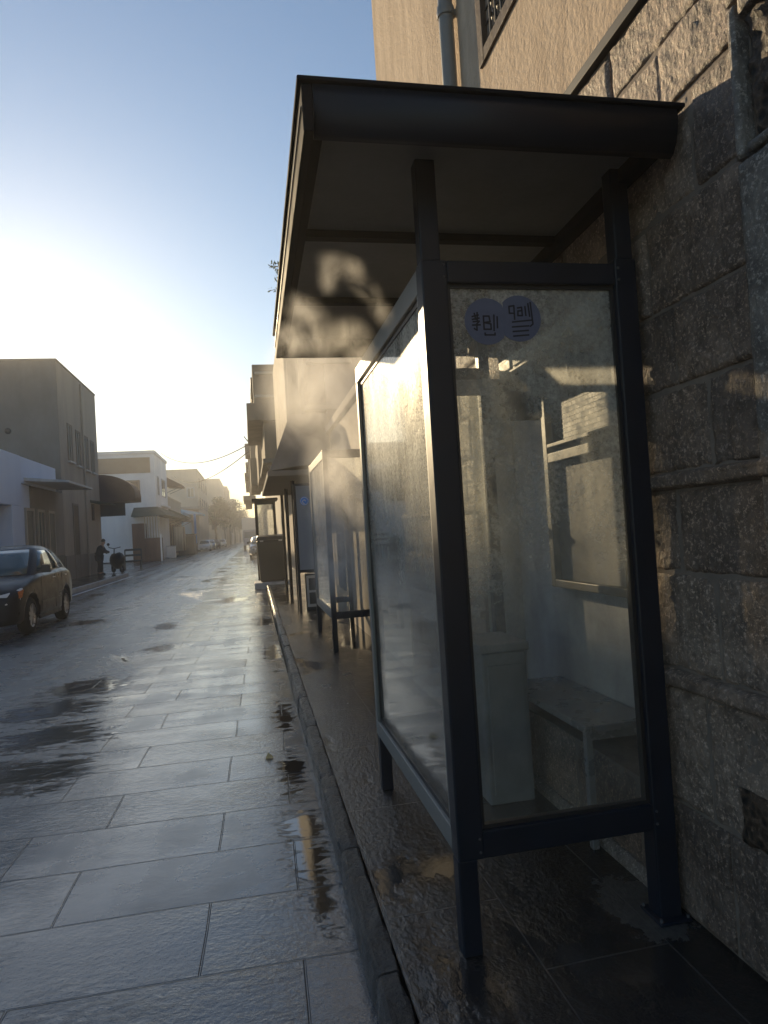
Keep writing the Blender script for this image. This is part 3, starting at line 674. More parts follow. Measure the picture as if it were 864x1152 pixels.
for (a, b, c, e) in ((x0, x0+.08, .12, 2.62), (x1-.08, x1, .12, 2.62), (x0+.08, x1-.08, 2.50, 2.62), (x0+.08, x1-.08, .12, .3), (x0+.08, x1-.08, 1.4, 1.48)): b_.box(a, b, 21.0, 21.08, c, e)
b_.box(x0, x0+.08, 21.9, 21.98, .12, 2.62); b_.box(x1-.08, x1, 21.9, 21.98, .12, 2.62); b_.box(x0-.08, x1+.08, 20.9, 22.05, 2.622, 2.69)
b_.build('frame', M['frame_dark'], lb)
MB().box(x0+.08, x1-.08, 21.03, 21.036, 1.48, 2.50).build('glass_pane', M['glass_far'], lb); MB().box(x0+.02, x0+.026, 21.08, 21.9, .3, 2.6).build('glass_pane', M['glass_far'], lb)

# ------------------------------------------------------------ buildings
def wall_window(par, axis, a0, a1, z0, z1, plane, out, mf=None, mp=None, t=.06, name='window', bars=True, depth=.05):
    """window on plane axis=const; a0..a1 along the other axis; out = +1/-1 outward"""
    mf = mf or M['brown_dark']; mp = mp or M['winglass']
    d0, d1 = sorted((plane-out*.02, plane+out*depth)); p0, p1 = sorted((plane-out*.01, plane+out*.012))
    def bx(mb, u0, u1, w0, w1, e0, e1):
        if axis == 'x': mb.box(e0, e1, u0, u1, w0, w1)
        else: mb.box(u0, u1, e0, e1, w0, w1)
    m = MB(); bx(m, a0, a0+t, z0, z1, d0, d1); bx(m, a1-t, a1, z0, z1, d0, d1); bx(m, a0+t, a1-t, z1-t, z1, d0, d1); bx(m, a0+t, a1-t, z0, z0+t, d0, d1)
    if bars: bx(m, (a0+a1)/2-t*.3, (a0+a1)/2+t*.3, z0+t, z1-t, d0, d1)
    f = m.build(name, mf, par)
    m = MB(); bx(m, a0+t*.9, a1-t*.9, z0+t*.9, z1-t*.9, p0, p1); m.build('pane', mp, f)
    return f
def building(name, label, x0, x1, y0, y1, z, mat, parapet=True, cat='building', z0=-.02, group=None):
    o = thing(name, label, cat, ((x0+x1)/2, (y0+y1)/2, 0), group)
    MB().box(x0, x1, y0, y1, z0, z).build('wall', mat, o, .03)
    if parapet:
        m = MB(); m.box(x0-.06, x1+.06, y0-.06, y1+.06, z+.002, z+.14); m.build('roof_coping', mat, o, .02)
    return o
# -- left row
L1 = thing('white_shop', 'low white limewashed shop with three dark doors under a slab canopy', 'building', (-10, 25, 0))
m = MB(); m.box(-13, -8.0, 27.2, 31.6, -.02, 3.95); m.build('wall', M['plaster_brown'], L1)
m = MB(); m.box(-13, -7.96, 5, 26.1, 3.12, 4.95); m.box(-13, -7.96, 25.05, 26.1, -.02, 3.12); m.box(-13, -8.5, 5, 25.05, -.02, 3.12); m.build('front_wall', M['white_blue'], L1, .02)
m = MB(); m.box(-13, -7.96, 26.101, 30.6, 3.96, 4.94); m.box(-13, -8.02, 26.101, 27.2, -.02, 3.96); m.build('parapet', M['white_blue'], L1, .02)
m = MB(); m.hexa([(-8.0, 26.4, 4.06), (-6.55, 26.9, 3.98), (-6.55, 30.8, 3.98), (-8.0, 31.2, 4.06)], [(-8.0, 26.4, 4.20), (-6.55, 26.9, 4.07), (-6.55, 30.8, 4.07), (-8.0, 31.2, 4.20)]); m.build('canopy_slab', M['concrete'], L1, .02)
for i, (ya, yb_) in enumerate(((26.5, 27.5), (27.9, 28.8), (29.3, 30.2))):
    f = wall_window(L1, 'x', ya, yb_, K, 3.1, -8.0, 1, M['plaster_grey'], M['dark_door'], .1, 'door', i == 1)
m = MB(); m.box(-8.02, -7.985, 30.3, 31.58, .12, 1.25); m.build('dado', M['dark_door'], L1)
L2 = building('beige_house', 'tall plain grey beige house with four narrow upper windows on its street side', -15, -8.0, 31.65, 39.2, 9.85, M['plaster_grey'], False)
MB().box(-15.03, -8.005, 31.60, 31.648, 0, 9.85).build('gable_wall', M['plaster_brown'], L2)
MB().box(-15.05, -7.97, 31.58, 39.23, 9.852, 9.93).build('roof_coping', M['plaster_grey'], L2, .02)
for (ya, yb_, za, zb) in ((32.95, 33.8, 5.55, 7.3), (34.45, 35.3, 5.5, 7.22), (36.1, 36.95, 5.45, 7.2), (37.5, 38.3, 5.45, 7.15)):
    wall_window(L2, 'x', ya, yb_, za, zb, -8.0, 1, M['brown_dark'], M['dark_door'], .1, 'window', True, .03)
wall_window(L2, 'x', 33.25, 34.25, K, 3.6, -8.0, 1, M['plaster_brown'], M['brown_dark'], .08, 'door', False, .04)
MB().hexa([(-8, 36.8, 3.82), (-7.2, 36.9, 3.74), (-7.2, 39.1, 3.74), (-8, 39.2, 3.82)], [(-8, 36.8, 3.95), (-7.2, 36.9, 3.80), (-7.2, 39.1, 3.80), (-8, 39.2, 3.95)]).build('small_canopy', M['awning_green'], L2)
MB().box(-8.02, -7.9, 37.1, 37.3, 2.9, 3.75).build('bracket', M['brown_dark'], L2)
c_ = on_y(9, 485, 31.6); MB().lathe([(0, 0), (.13, 0), (.13, .05)], (c_.x, 31.57, c_.z), 'y', 16).build('vent_hole', M['black'], L2)
for xx in (-14.0, -11.2): MB().lathe([(0, 0), (.04, 0), (.04, .1)], (xx, 31.52, 6.6), 'y', 8).build('wall_fitting', M['lead'], L2)
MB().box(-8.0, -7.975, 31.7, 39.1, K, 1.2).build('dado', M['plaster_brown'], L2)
MB().tube([(-7.93, 35.7, K), (-7.93, 35.7, 9.7)], .05, 8).build('drain_pipe', M['plaster_grey'], L2)
for (ya, yb_, za) in ((32.95, 33.8, 5.47), (34.45, 35.3, 5.42), (36.1, 36.95, 5.37), (37.5, 38.3, 5.37)): MB().box(-8.01, -7.87, ya-.08, yb_+.08, za, za+.07).build('sill', M['concrete'], L2)
# annex with barrel awning
AN = thing('annex_shop', 'narrow plastered shopfront at the far end of the beige house', 'building', (-9, 40.3, 0))
MB().box(-11, -8.45, 39.24, 41.3, -.02, 5.7).build('wall', M['plaster_grey'], AN)
aw = thing('barrel_awning', 'dark maroon barrel shaped awning bulging over the pavement', 'awning', (-8.4, 40.2, 4))
pr = [(-8.44, 3.95), (-8.44, 5.55)]
for i in range(9):
    t = math.pi/2*(1-i/8); pr.append((-8.15+1.95*math.cos(t), 4.35+1.15*math.sin(t)))
pr += [(-6.2, 3.98)]
n_ = len(pr); vs = []
for yy in (39.5, 41.6):
    for a in pr: vs.append((a[0], yy, a[1]))
a = MB(); a.add(vs, [tuple(range(n_))[::-1], tuple(range(n_, 2*n_))]); a.add(vs, [(i, (i+1) % n_, n_+(i+1) % n_, n_+i) for i in range(n_)], 0, True)
a.build('canvas', M['awning_dark'], aw)
MB().box(-8.43, -6.9, 40.3, 40.36, 3.2, 3.93).build('hanging_panel', M['dark_door'], aw)
# white two-storey house
L3 = building('white_house', 'white two storey house with a brown band below its flat roof', -16, -8.0, 62, 70.8, 9.5, M['white'], False)
MB().box(-16.1, -7.9, 61.9, 70.9, 9.502, 9.75).build('roof_coping', M['white'], L3)
MB().box(-15.5, -8.35, 61.93, 61.998, 7.8, 9.15).build('brown_band', M['brick_band'], L3)
a = on_y(135, 541, 62); b = on_y(158, 556, 62)
f = wall_window(L3, 'y', a.x, b.x, b.z, a.z, 62, -1, M['brick_band'], M['winglass'], .16, 'window', True, .1)
for (ya, yb_) in ((63.3, 64.4), (66.3, 68.8)):
    wall_window(L3, 'x', ya, yb_, 5.9, 7.6, -8.0, 1, M['bluegrey'], M['winglass'], .1)
MB().box(-8.0, -7.7, 65.2, 70.4, 4.95, 5.1).build('ledge', M['white'], L3)
m = MB(); m.hexa([(-9.9, 60.2, 3.9), (-7.0, 60.2, 3.9), (-6.4, 69.5, 3.9), (-9.9, 69.5, 3.9)], [(-9.9, 62.0, 4.75), (-7.9, 62.0, 4.75), (-7.9, 69.5, 4.75), (-9.9, 69.5, 4.75)])
sa = thing('shop_awning', 'sagging dark green awning over the wooden kiosk front', 'awning', (-8, 62, 4)); m.build('canvas', M['awning_green'], sa)
kk = thing('wooden_kiosk', 'brown plank kiosk standing in front of the white house', 'kiosk', (-7.9, 60.5, 0))
a = on_y(148, 590, 60.3); b = on_y(182, 632, 60.3)
MB().box(a.x, a.x+1.0, 60.3, 61.8, 0, 3.3).build('side_panel', M['wood'], kk, .02)
MB().box(a.x+1.0, b.x, 60.0, 61.8, 0, 2.0).build('counter', M['wood'], kk, .02)
m = MB()
for i in range(6): xx = a.x+1.1+i*(b.x-a.x-1.2)/5; m.box(xx-.04, xx+.04, 60.1, 60.18, 2.0, 3.88)
m.build('slats', M['plaster_cream'], kk)
MB().box(b.x, b.x+.12, 60.0, 60.12, 0, 2.3).build('post', M['sign_white'], kk)
# beyond: low stalls and houses (left)
L4 = building('terraced_house', 'low cream terraced house with hanging rugs beyond the white house', -15, -8.05, 70.95, 84, 6.1, M['plaster_cream'])
for i in range(5):
    yy = 71.6+i*2.3; wall_window(L4, 'x', yy, yy+1.3, .3, 3.4, -8.05, 1, M['wood'], M['dark_door'], .1, 'door', False)
aws = [(71.2, 76.5, 4.0, 1.7, 'awning_green', 'dark green shop awning just past the white house'), (70.9, 73.6, 7.2, 1.5, 'awning_dark', 'upper dark awning on brackets high above the green one'), (77.2, 83, 3.9, 1.4, 'awning_grey', 'grey canvas awning halfway down the terraced house')]
for (ya, yb_, zz, pj, mt, lab) in aws:
    o = thing('shop_awning', lab, 'awning', (-8, ya, zz), 'awnings on the left side of the street')
    MB().hexa([(-8.04, ya, zz), (-8.04+pj, ya, zz-.1), (-8.04+pj, yb_, zz-.1), (-8.04, yb_, zz)], [(-8.04, ya, zz+.95), (-8.04+pj, ya, zz+.1), (-8.04+pj, yb_, zz+.1), (-8.04, yb_, zz+.95)]).build('canvas', M[mt], o)
    for yy in (ya+.2, yb_-.2): MB().tube([(-8.04, yy, zz-.6), (-8.04+pj*.9, yy, zz-.05)], .03, 6).build('strut', M['lead'], o)
sa['group'] = 'awnings on the left side of the street'
rack = [(-7.3, 71.8, .9, 'plaster_cream', 'cream rug hanging beside the shop door, nearest of the hung rugs'), (-7.3, 73.6, .9, 'brick_band', 'brown rug hanging in the middle of the row of rugs'), (-7.3, 75.4, .8, 'plaster_cream', 'cream rug hanging farthest along the row of rugs')]
for (xx, yy, wd, mt, lab) in rack:
    m = MB(); nn = 12; vs = []
    for i in range(nn+1):
        for zz in (.6, 3.1): vs.append((xx+wd*i/nn-.4, yy+.05*math.sin(i*1.7), zz))
    for i in range(nn+1):
        for zz in (.6, 3.1): vs.append((xx+wd*i/nn-.4, yy+.04+.05*math.sin(i*1.7), zz))
    q = 2*(nn+1); fs = [(2*i, 2*i+2, 2*i+3, 2*i+1) for i in range(nn)]+[(q+2*i, q+2*i+1, q+2*i+3, q+2*i+2) for i in range(nn)]
    fs += [(0, 1, q+1, q), (2*nn, q+2*nn, q+2*nn+1, 2*nn+1)]+[(2*i, q+2*i, q+2*i+2, 2*i+2) for i in range(nn)]+[(2*i+1, 2*i+3, q+2*i+3, q+2*i+1) for i in range(nn)]
    m.add(vs, fs, 0, True); o = m.build('hanging_rug', M[mt], None, base=(xx, yy, 0)); tag(o, lab, 'rug', 'rugs hung outside the shops')
    
cb = thing('white_cabinet', 'small white street cabinet at the pavement edge before the rugs', 'cabinet', (-6.9, 66, 0))
a = on_y(187.5, 612, 66); MB().box(a.x, a.x+.75, 66, 66.7, .05, 1.15).build('body', M['sign_white'], cb, .03); MB().box(a.x-.04, a.x+.79, 65.95, 66.75, 1.152, 1.22).build('top', M['concrete'], cb)
dc_ = thing('market_stall', 'dark covered market stall box parked at the left kerb', 'stall', (-7, 80, 0))
a = on_y(200, 603, 78); b = on_y(219, 620, 78); MB().box(a.x, b.x, 78, 81, 0, a.z).build('body', M['dark_door'], dc_, .1); MB().box(a.x-.1, b.x+.1, 77.9, 81.1, a.z+.002, a.z+.15).build('cover', M['black'], dc_)
bb = thing('blue_banner', 'bright blue vertical banner board above the market stall', 'sign', (-6.6, 84, 0))
a = on_y(217.5, 578, 84); b = on_y(222.5, 622, 84); MB().box(a.x, b.x, 84, 84.1, 1.2, a.z).build('board', M['blue'], bb); MB().box(a.x, a.x+.08, 84.0, 84.1, 0, 1.2).build('post', M['lead'], bb); MB().box(b.x-.08, b.x, 84.0, 84.1, 0, 1.2).build('post', M['lead'], bb)
L5a = building('pale_blue_shop', 'small pale blue shop squeezed in front of the cream block', -12, -7.9, 85, 96, 5.0, M['cyan'])
wall_window(L5a, 'y', -9.6, -8.4, .3, 3.2, 85, -1, M['blue'], M['winglass'], .12, 'door')
a = on_y(183, 530, 100); b = on_y(225, 600, 100)
L5 = building('cream_block', 'cream apartment block with flat roof in the hazy distance', a.x-3, b.x, 100, 122, a.z, M['plaster_cream'])
c_ = on_y(214, 553, 100); wall_window(L5, 'y', c_.x-.5, c_.x+.6, c_.z-.9, c_.z+.6, 100, -1, M['concrete'], M['winglass'], .15)
for zz in (6.5, 9.3):
    for yy in (103, 108, 113, 118): wall_window(L5, 'x', yy, yy+1.6, zz, zz+1.5, b.x, 1, M['plaster_brown'], M['winglass'], .12)
m = MB(); m.box(-12, -6.6, 97, 99.9, 6.0, 6.35); m.build('balcony', M['plaster_grey'], L5)
m = MB(); m.hexa([(-9.6, 92, 5.2), (-6.2, 92, 5.0), (-6.2, 99, 5.0), (-9.6, 99, 5.2)], [(-9.6, 92, 6.0), (-6.2, 92, 5.2), (-6.2, 99, 5.2), (-9.6, 99, 6.0)])
o = thing('shop_awning', 'pale blue striped awning under the cream block', 'awning', (-8, 95, 5), 'awnings on the left side of the street'); m.build('canvas', M['cyan'], o)
far = [(226, 540, 250, 138, 'plaster_cream', 'cream house next behind the cream block with flat roof'), (246, 548, 258, 175, 'plaster_grey', 'grey house half lost in haze beside the trees'), (254, 562, 266, 230, 'plaster_cream', 'pale distant house low in the haze'), (262, 575, 273, 300, 'plaster_grey', 'farthest grey house at the left of the street end')]
for (xa, ya, xb, Y, mt, lab) in far:
    a = on_y(xa, ya, Y); b = on_y(xb, 600, Y); o = building('distant_house', lab, a.x-6, b.x, Y, Y+22, a.z, M[mt], group='houses fading into the haze')
    for zz in (3.5, 7):
        if zz+2 < a.z:
            for q in range(3): xx = b.x-2-q*2.4; wall_window(o, 'y', xx, xx+1.1, zz, zz+1.5, Y, -1, M['brick_band'], M['winglass'], .15)
            for q in range(4): wall_window(o, 'x', Y+2+q*5, Y+4+q*5, zz, zz+1.5, b.x, 1, M['brick_band'], M['winglass'], .15)

# -- right row beyond the stone building
R0 = building('grey_annex', 'low grey plastered annex right behind the glass shelter', WX+.06, 7, 6.04, 11.9, 3.25, M['plaster_grey'])
for yy in (6.6, 10.2): wall_window(R0, 'x', yy, yy+1.1, .5, 2.6, WX+.06, -1, M['dark_door'], M['winglass'], .08, 'window')
def rbox(par, nm, mt, xa, ya, xb, yb2, Y, dep, bev=.02):
    a = on_y(xa, ya, Y); b = on_y(xb, yb2, Y); return MB().box(a.x, b.x, Y, Y+dep, b.z, a.z).build(nm, mt, par, bev)
R1 = thing('balcony_house', 'grey house with boxed upper storey and sloped awning over the pavement', 'building', (2.5, 13, 0))
MB().box(1.46, 7, 11.95, 18.5, -.02, 5.9).build('wall', M['plaster_grey'], R1, .02)
MB().box(1.08, 1.459, 12.0, 17.5, 3.7, 5.7).build('bay', M['plaster_warm'], R1, .02)
MB().box(.79, 1.079, 12.7, 17.4, 3.65, 5.75).build('bay', M['plaster_warm'], R1, .02)
b_ = MB(); 
for i in range(11): b_.box(1.16, 1.30, 11.975, 11.999, 3.85+i*.085, 3.90+i*.085)
b_.build('louvre', M['plaster_brown'], R1)
b_ = MB(); b_.hexa([(.38, 11.6, 2.62), (1.46, 11.6, 2.75), (1.46, 17, 2.75), (.38, 17, 2.62)], [(.80, 11.9, 3.64), (1.46, 11.9, 3.64), (1.46, 17, 3.64), (.80, 17, 3.64)]); b_.build('sloped_canopy', M['awning_grey'], R1, .01)
MB().box(.34, 1.46, 11.55, 17.1, 2.52, 2.615).build('canopy_ledge', M['plaster_brown'], R1, .01)
for (xa, ya, xb, yb2, Y) in ((322, 405, 325, 458, 12.6), (335, 404, 338, 459, 12.6), (344, 404, 396, 408, 11.9), (344, 455, 398, 460, 11.9)): rbox(R1, 'trim_and_lit_edge', M['plaster_cream'], xa, ya, xb, yb2, Y, .2)  # upright cream strips paint in the sunlit edges; level ones are ledges
for yy in (12.6, 14.4, 16.2): wall_window(R1, 'x', yy, yy+1.1, K, 2.3, 1.46, -1, M['dark_door'], M['winglass'], .08, 'door')
R2 = thing('overhang_house', 'tall house whose plastered boxes jut over the pavement behind the bin', 'building', (2.5, 22, 0))
MB().box(1.7, 8, 18.6, 27, -.02, 7.0).build('wall', M['plaster_grey'], R2)
rbox(R2, 'bay', M['plaster_warm'], 283, 410, 330, 453, 20, 5)
rbox(R2, 'balcony_slab', M['plaster_warm'], 277, 453.4, 322, 472, 20, 5.5)
rbox(R2, 'bay', M['plaster_warm'], 296, 472.4, 326, 520, 20.2, 4.5)
rbox(R2, 'bay', M['plaster_warm'], 312, 404, 330, 409.6, 20.3, 4.5)
b_ = MB(); a = on_y(296, 520, 19); b = on_y(330, 560, 19)
b_.prism([(a.x, 19.0), (b.x, 19.0), (b.x, 24), (a.x, 24)], a.z-.02, 'z', .12); b_.build('canopy_slab', M['awning_grey'], R2)
a = on_y(300, 523, 19.2); b = on_y(318, 552, 19.2)
b_ = MB(); b_.prism([(a.x, a.z), (b.x, a.z), (b.x, b.z), (b.x-.12, b.z+.3)], 19.2, 'y', .15) ; b_.build('bracket', M['plaster_grey'], R2)
for (xa, ya, xb, yb2, Y) in ((286, 418, 309, 421, 19.95), (286, 444, 309, 447, 19.95)): rbox(R2, 'trim_and_lit_edge', M['plaster_cream'], xa, ya, xb, yb2, Y, .2)
wall_window(R2, 'x', 20.8, 22.4, 5.7, 6.4, .305, -1, M['brown_dark'], M['winglass'], .08); wall_window(R2, 'x', 23.0, 24.4, 5.7, 6.4, .305, -1, M['brown_dark'], M['winglass'], .08)
R3 = thing('stepped_house', 'stepped plaster house with stacked ledges beyond the overhanging one', 'building', (4, 34, 0))
MB().box(1.9, 9, 27.2, 42, -.02, 8.5).build('wall', M['plaster_grey'], R3)
rbox(R3, 'bay', M['plaster_warm'], 288.5, 485, 305, 538, 28, 8)
rbox(R3, 'bay', M['plaster_warm'], 281, 497, 292, 515, 36, 5)
rbox(R3, 'ledge', M['plaster_brown'], 275, 499, 290, 512, 40, 1.9)
rbox(R3, 'bay', M['plaster_warm'], 281, 515.4, 296, 545, 33, 8)
R4 = thing('far_corner_house', 'hazy corner house with rows of thin ledges at the street end', 'building', (5, 60, 0))
MB().box(2.6, 10, 44, 78, -.02, 9).build('wall', M['plaster_cream'], R4)
for (xa, ya, xb, yb2, Y) in ((278.5, 512, 286, 560, 48), (276, 520, 284, 523, 50), (276.5, 526, 284, 529, 50.5), (275, 532, 284, 536, 51), (276, 541, 284, 548, 52), (273.5, 558, 288, 562, 47), (276, 565, 284, 569, 49)):
    rbox(R4, 'ledge' if yb2-ya < 20 else 'bay', M['plaster_grey'], xa, ya, xb, yb2, Y, 6, .0)
R5 = building('street_end_block', 'pale hazy block closing the right side of the street', 3.4, 12, 82, 140, 10, M['plaster_grey'])
R6 = building('street_end_block', 'faint low block farthest down on the right side', 3.2, 14, 150, 260, 9, M['plaster_cream'])
# facade mounted conduits on the annex (dark verticals behind the panel)
pp = MB()
for (xx, yy) in ((1.30, 12.9), (1.20, 13.6), (1.34, 15.5)): pp.tube([(xx, yy, K), (xx, yy, 2.5)], .03, 8)
o = thing('awning_pole', 'thin dark poles holding up the canopy of the balcony house', 'pole', (1.2, 13, K))
for (xx, yy) in ((.82, 12.6), (.80, 14.6), (.80, 16.6)): MB().tube([(xx, yy, K), (xx, yy, 2.51)], .035, 8).build('post', M['frame_dark'], o)

# ------------------------------------------------------------ overhead cables
def cable(p, q, sag, lab):
    p, q = Vector(p), Vector(q); pts = [p.lerp(q, t/24)-Vector((0, 0, 4*sag*(t/24)*(1-t/24))) for t in range(25)]
    o = MB().tube(pts, .028, 5).build('overhead_cable', M['wire'], None, base=p); tag(o, lab, 'cable', 'cables across the street')
cable(on_y(281, 499, 37), on_x(181, 510, -8.0), 1.0, 'upper slack cable crossing the street to the white house roof')
cable(on_y(283, 505, 37), on_y(196, 536, 99), 1.3, 'lower slack cable dropping towards the cream block')
br_ = MB(); a = on_y(280, 498, 37); br_.tube([a+Vector((.9, 0, -1.2)), a, a+Vector((-.25, 0, .35))], .03, 6); br_.tube([a, a+Vector((.3, 0, .2))], .02, 6)
o = br_.build('cable_bracket', M['lead'], None, base=a); tag(o, 'small crooked cable bracket on the wall over the right pavement', 'bracket')

# ------------------------------------------------------------ plants, trees
def leaves(mb, c, r, n, size, rn, squash=1.):
    for _ in range(n):
        d = Vector((rn.gauss(0, 1), rn.gauss(0, 1), rn.gauss(0, 1))).normalized()*r*rn.random()**.4; d.z *= squash
        p_ = Vector(c)+d; u = Vector((rn.gauss(0, 1), rn.gauss(0, 1), rn.gauss(0, 1))).normalized(); v = u.orthogonal().normalized()
        s_ = size*rn.uniform(.6, 1.3); mb.add([p_-u*s_, p_+v*s_*.45, p_+u*s_, p_-v*s_*.45], [(0, 1, 2, 3)])
def tree(x, y, h, r, lab, seed):
    rn = random.Random(seed); o = thing('street_tree', lab, 'tree', (x, y, 0), 'trees fading into the haze at the street end')
    t = MB(); top = h*.5; t.tube([(x, y, -.05), (x+.1, y, top*.5), (x-.1, y, top), (x, y, h*.8)], [.25, .2, .15, .05], 8)
    cl = []
    for i in range(16):
        a = rn.uniform(0, 6.28); rr = rn.uniform(.2, .8)*r; zz = rn.uniform(h*.45, h*.92); c = Vector((x+math.cos(a)*rr, y+math.sin(a)*rr, zz)); cl.append(c)
        t.tube([(x, y, top*.8), (x+(c.x-x)*.5, y+(c.y-y)*.5, (top+zz)/2), c], [.1, .06, .02], 5)
    t.build('trunk', M['bark'], o); f = MB()
    for c in cl: leaves(f, c, r*rn.uniform(.3, .48), 150, .22, rn, .75)
    f.build('crown', M['leaf'], o)
for i, (x, y, h, r, lab) in enumerate([(-6.3, 128, 9.5, 3.2, 'hazy tree nearest the cream block with a wide crown'), (-5.6, 150, 10.5, 3.6, 'taller hazy tree second down the left side'), (-5.2, 176, 11, 4, 'broad pale tree midway along the hazy row'), (-4.6, 205, 11, 4.2, 'faint round tree well down the street'), (-3.6, 238, 11, 4.4, 'very faint tree near the vanishing point'), (-2.0, 275, 11, 4.8, 'faintest tree closing the end of the street')]):
    tree(x, y, h, r, lab, 20+i)
sp = thing('wall_plant', 'wispy green plant sprouting high beyond the shelter roof edge', 'plant', (.95, 12.6, 5.9)); rn = random.Random(5)
st_ = MB(); lf = MB()
for i in range(9):
    p0 = Vector((1.5, 12.2, 5.85)); tip = Vector((rn.uniform(.56, .82), 12.0+rn.uniform(-.2, .2), rn.uniform(5.75, 6.45))); mid = p0.lerp(tip, .5)+Vector((0, 0, .22))
    st_.tube([p0, mid, tip], [.012, .009, .004], 5)
    for t in range(8):
        c = mid.lerp(tip, t/7); leaves(lf, c, .05, 5, .035, rn)
st_.build('stem', M['bark'], sp); lf.build('foliage', M['leaf'], sp)
# litter on the road
lt = MB(); a = Vector((.042, 4.679, .0)); lt.add([(a.x-.025, a.y-.02, .004), (a.x+.03, a.y-.015, .006), (a.x+.02, a.y+.03, .008), (a.x-.005, a.y+.012, .035), (a.x-.02, a.y+.03, .006)], [(0, 1, 3), (1, 2, 3), (2, 4, 3), (4, 0, 3), (0, 4, 2, 1)])
tag(lt.build('fallen_leaf', M['scrap'], None, base=a), 'small curled pale yellow leaf lying on the wet road', 'leaf')

# ------------------------------------------------------------ cars
def make_car(mat, label, loc, group='cars parked along the street'):
    """front faces -Y, origin at ground centre of the front bumper"""
    car = thing('parked_car', label, 'car', (0, 0, 0), group)
    # body: side outline stations (y, z_low, z_belt, half width belt, half width low)
    stn = [(.0, .42, .60, .62, .60), (.04, .30, .70, .74, .72), (.16, .24, .80, .82, .80), (.45, .22, .90, .865, .85), (.95, .22, .985, .885, .87), (1.35, .22, 1.04, .89, .875), (2.2, .22, 1.06, .895, .88), (3.0, .22, 1.08, .89, .875), (3.5, .24, 1.07, .87, .86), (3.82, .28, 1.00, .83, .82), (3.95, .36, .92, .76, .76), (3.99, .46, .84, .68, .68)]
    vs = []; 
    for (y, zl, zb, wb, wl) in stn:
        hh = zb-zl
        half = [(wl*.92, zl), (wl, zl+.08*hh+.02), (wb*1.0, zl+.45*hh), (wb*1.005, zl+.72*hh), (wb*.975, zl+.93*hh), (wb*.90, zb), (wb*.55, zb+.028), (0, zb+.038)]
        row = half+[(-a, b) for a, b in half[-2::-1]]
        vs += [(a, y, b) for a, b in row]
    m_ = 15; n = len(stn)
    b = MB(); b.add(vs, [(i*m_+j, i*m_+j+1, (i+1)*m_+j+1, (i+1)*m_+j) for i in range(n-1) for j in range(m_-1)]+[(i*m_+m_-1, i*m_, (i+1)*m_, (i+1)*m_+m_-1) for i in range(n-1)], 0, True)
    b.add(vs[:m_], [tuple(range(m_))]); b.add(vs[-m_:], [tuple(range(m_))])
    import bmesh
    body = b.build('body', mat, car)
    bm = bmesh.new(); bm.from_mesh(body.data); bmesh.ops.remove_doubles(bm, verts=bm.verts, dist=1e-5); bmesh.ops.subdivide_edges(bm, edges=bm.edges, cuts=3, use_grid_fill=True, smooth=.25); bmesh.ops.recalc_face_normals(bm, faces=bm.faces); bm.to_mesh(body.data); bm.free()
    FW, RW, WR = .78, 3.12, .325
    cut = MB()
    for yy in (FW, RW):
        for sx in (-1, 1):
            cut.lathe([(0, -.17), (.395, -.17), (.395, .17), (0, .17)], (sx*.86, yy, .335), 'x', 36)
    c = cut.build('cutter', mat); bm = bmesh.new(); bm.from_mesh(c.data); bmesh.ops.remove_doubles(bm, verts=bm.verts, dist=1e-5); bmesh.ops.recalc_face_normals(bm, faces=bm.faces); bm.to_mesh(c.data); bm.free()
    md = body.modifiers.new('cut', 'BOOLEAN'); md.object = c; md.operation = 'DIFFERENCE'; md.solver = 'EXACT'
    dg = bpy.context.evaluated_depsgraph_get(); me = bpy.data.meshes.new_from_object(body.evaluated_get(dg)); body.modifiers.clear(); body.data = me
    bpy.data.objects.remove(c)
    # cabin
    def loft(rows, smooth=True):
        q = MB(); k_ = len(rows[0]); vv = [p for r0 in rows for p in r0]
        q.add(vv, [(i*k_+j, i*k_+(j+1) % k_, (i+1)*k_+(j+1) % k_, (i+1)*k_+j) for i in range(len(rows)-1) for j in range(k_)], 0, smooth); q.add(rows[0], [tuple(range(k_))[::-1]]); q.add(rows[-1], [tuple(range(k_))]); return q
    def ring(z, yf, yr, wf, wr):
        ym = (yf+yr)/2
        pts = [(-wf*.90, yf+.03), (-wf*.5, yf-.03), (0, yf-.05), (wf*.5, yf-.03), (wf*.90, yf+.03), (wf, yf+.14), (max(wf, wr)*1.01, ym), (wr, yr-.12), (wr*.88, yr-.02), (0, yr+.03), (-wr*.88, yr-.02), (-wr, yr-.12), (-max(wf, wr)*1.01, ym), (-wf, yf+.14)]
        return [(a, y, z) for a, y in pts]
    rings = [(1.02, 1.10, 3.80, .80, .76), (1.22, 1.38, 3.58, .755, .71), (1.40, 1.66, 3.30, .69, .65), (1.51, 1.86, 3.02, .635, .60), (1.575, 2.05, 2.80, .55, .52), (1.60, 2.25, 2.60, .36, .36)]
    loft([ring(*r0) for r0 in rings]).build('cabin', mat, car)
    def rr_at(z):
        for (a, b) in zip(rings, rings[1:]):
            if a[0] <= z <= b[0]: t = (z-a[0])/(b[0]-a[0]); return [a[i]+(b[i]-a[i])*t for i in range(5)]
    # windscreen slightly proud
    q = MB(); rows = []
    for z in (1.06, 1.2, 1.33, 1.44, 1.51):
        _, yf, yr, wf, wr = rr_at(z); rows.append([(-wf*.86, yf+.014, z), (-wf*.5, yf-.042, z), (0, yf-.062, z), (wf*.5, yf-.042, z), (wf*.86, yf+.014, z)])
    vv = [p for r0 in rows for p in r0]; q.add(vv, [(i*5+j, i*5+j+1, (i+1)*5+j+1, (i+1)*5+j) for i in range(4) for j in range(4)], 0, True); ws = q.build('windscreen', M['carglass'], car)
    so = ws.modifiers.new('s', 'SOLIDIFY'); so.thickness = .006
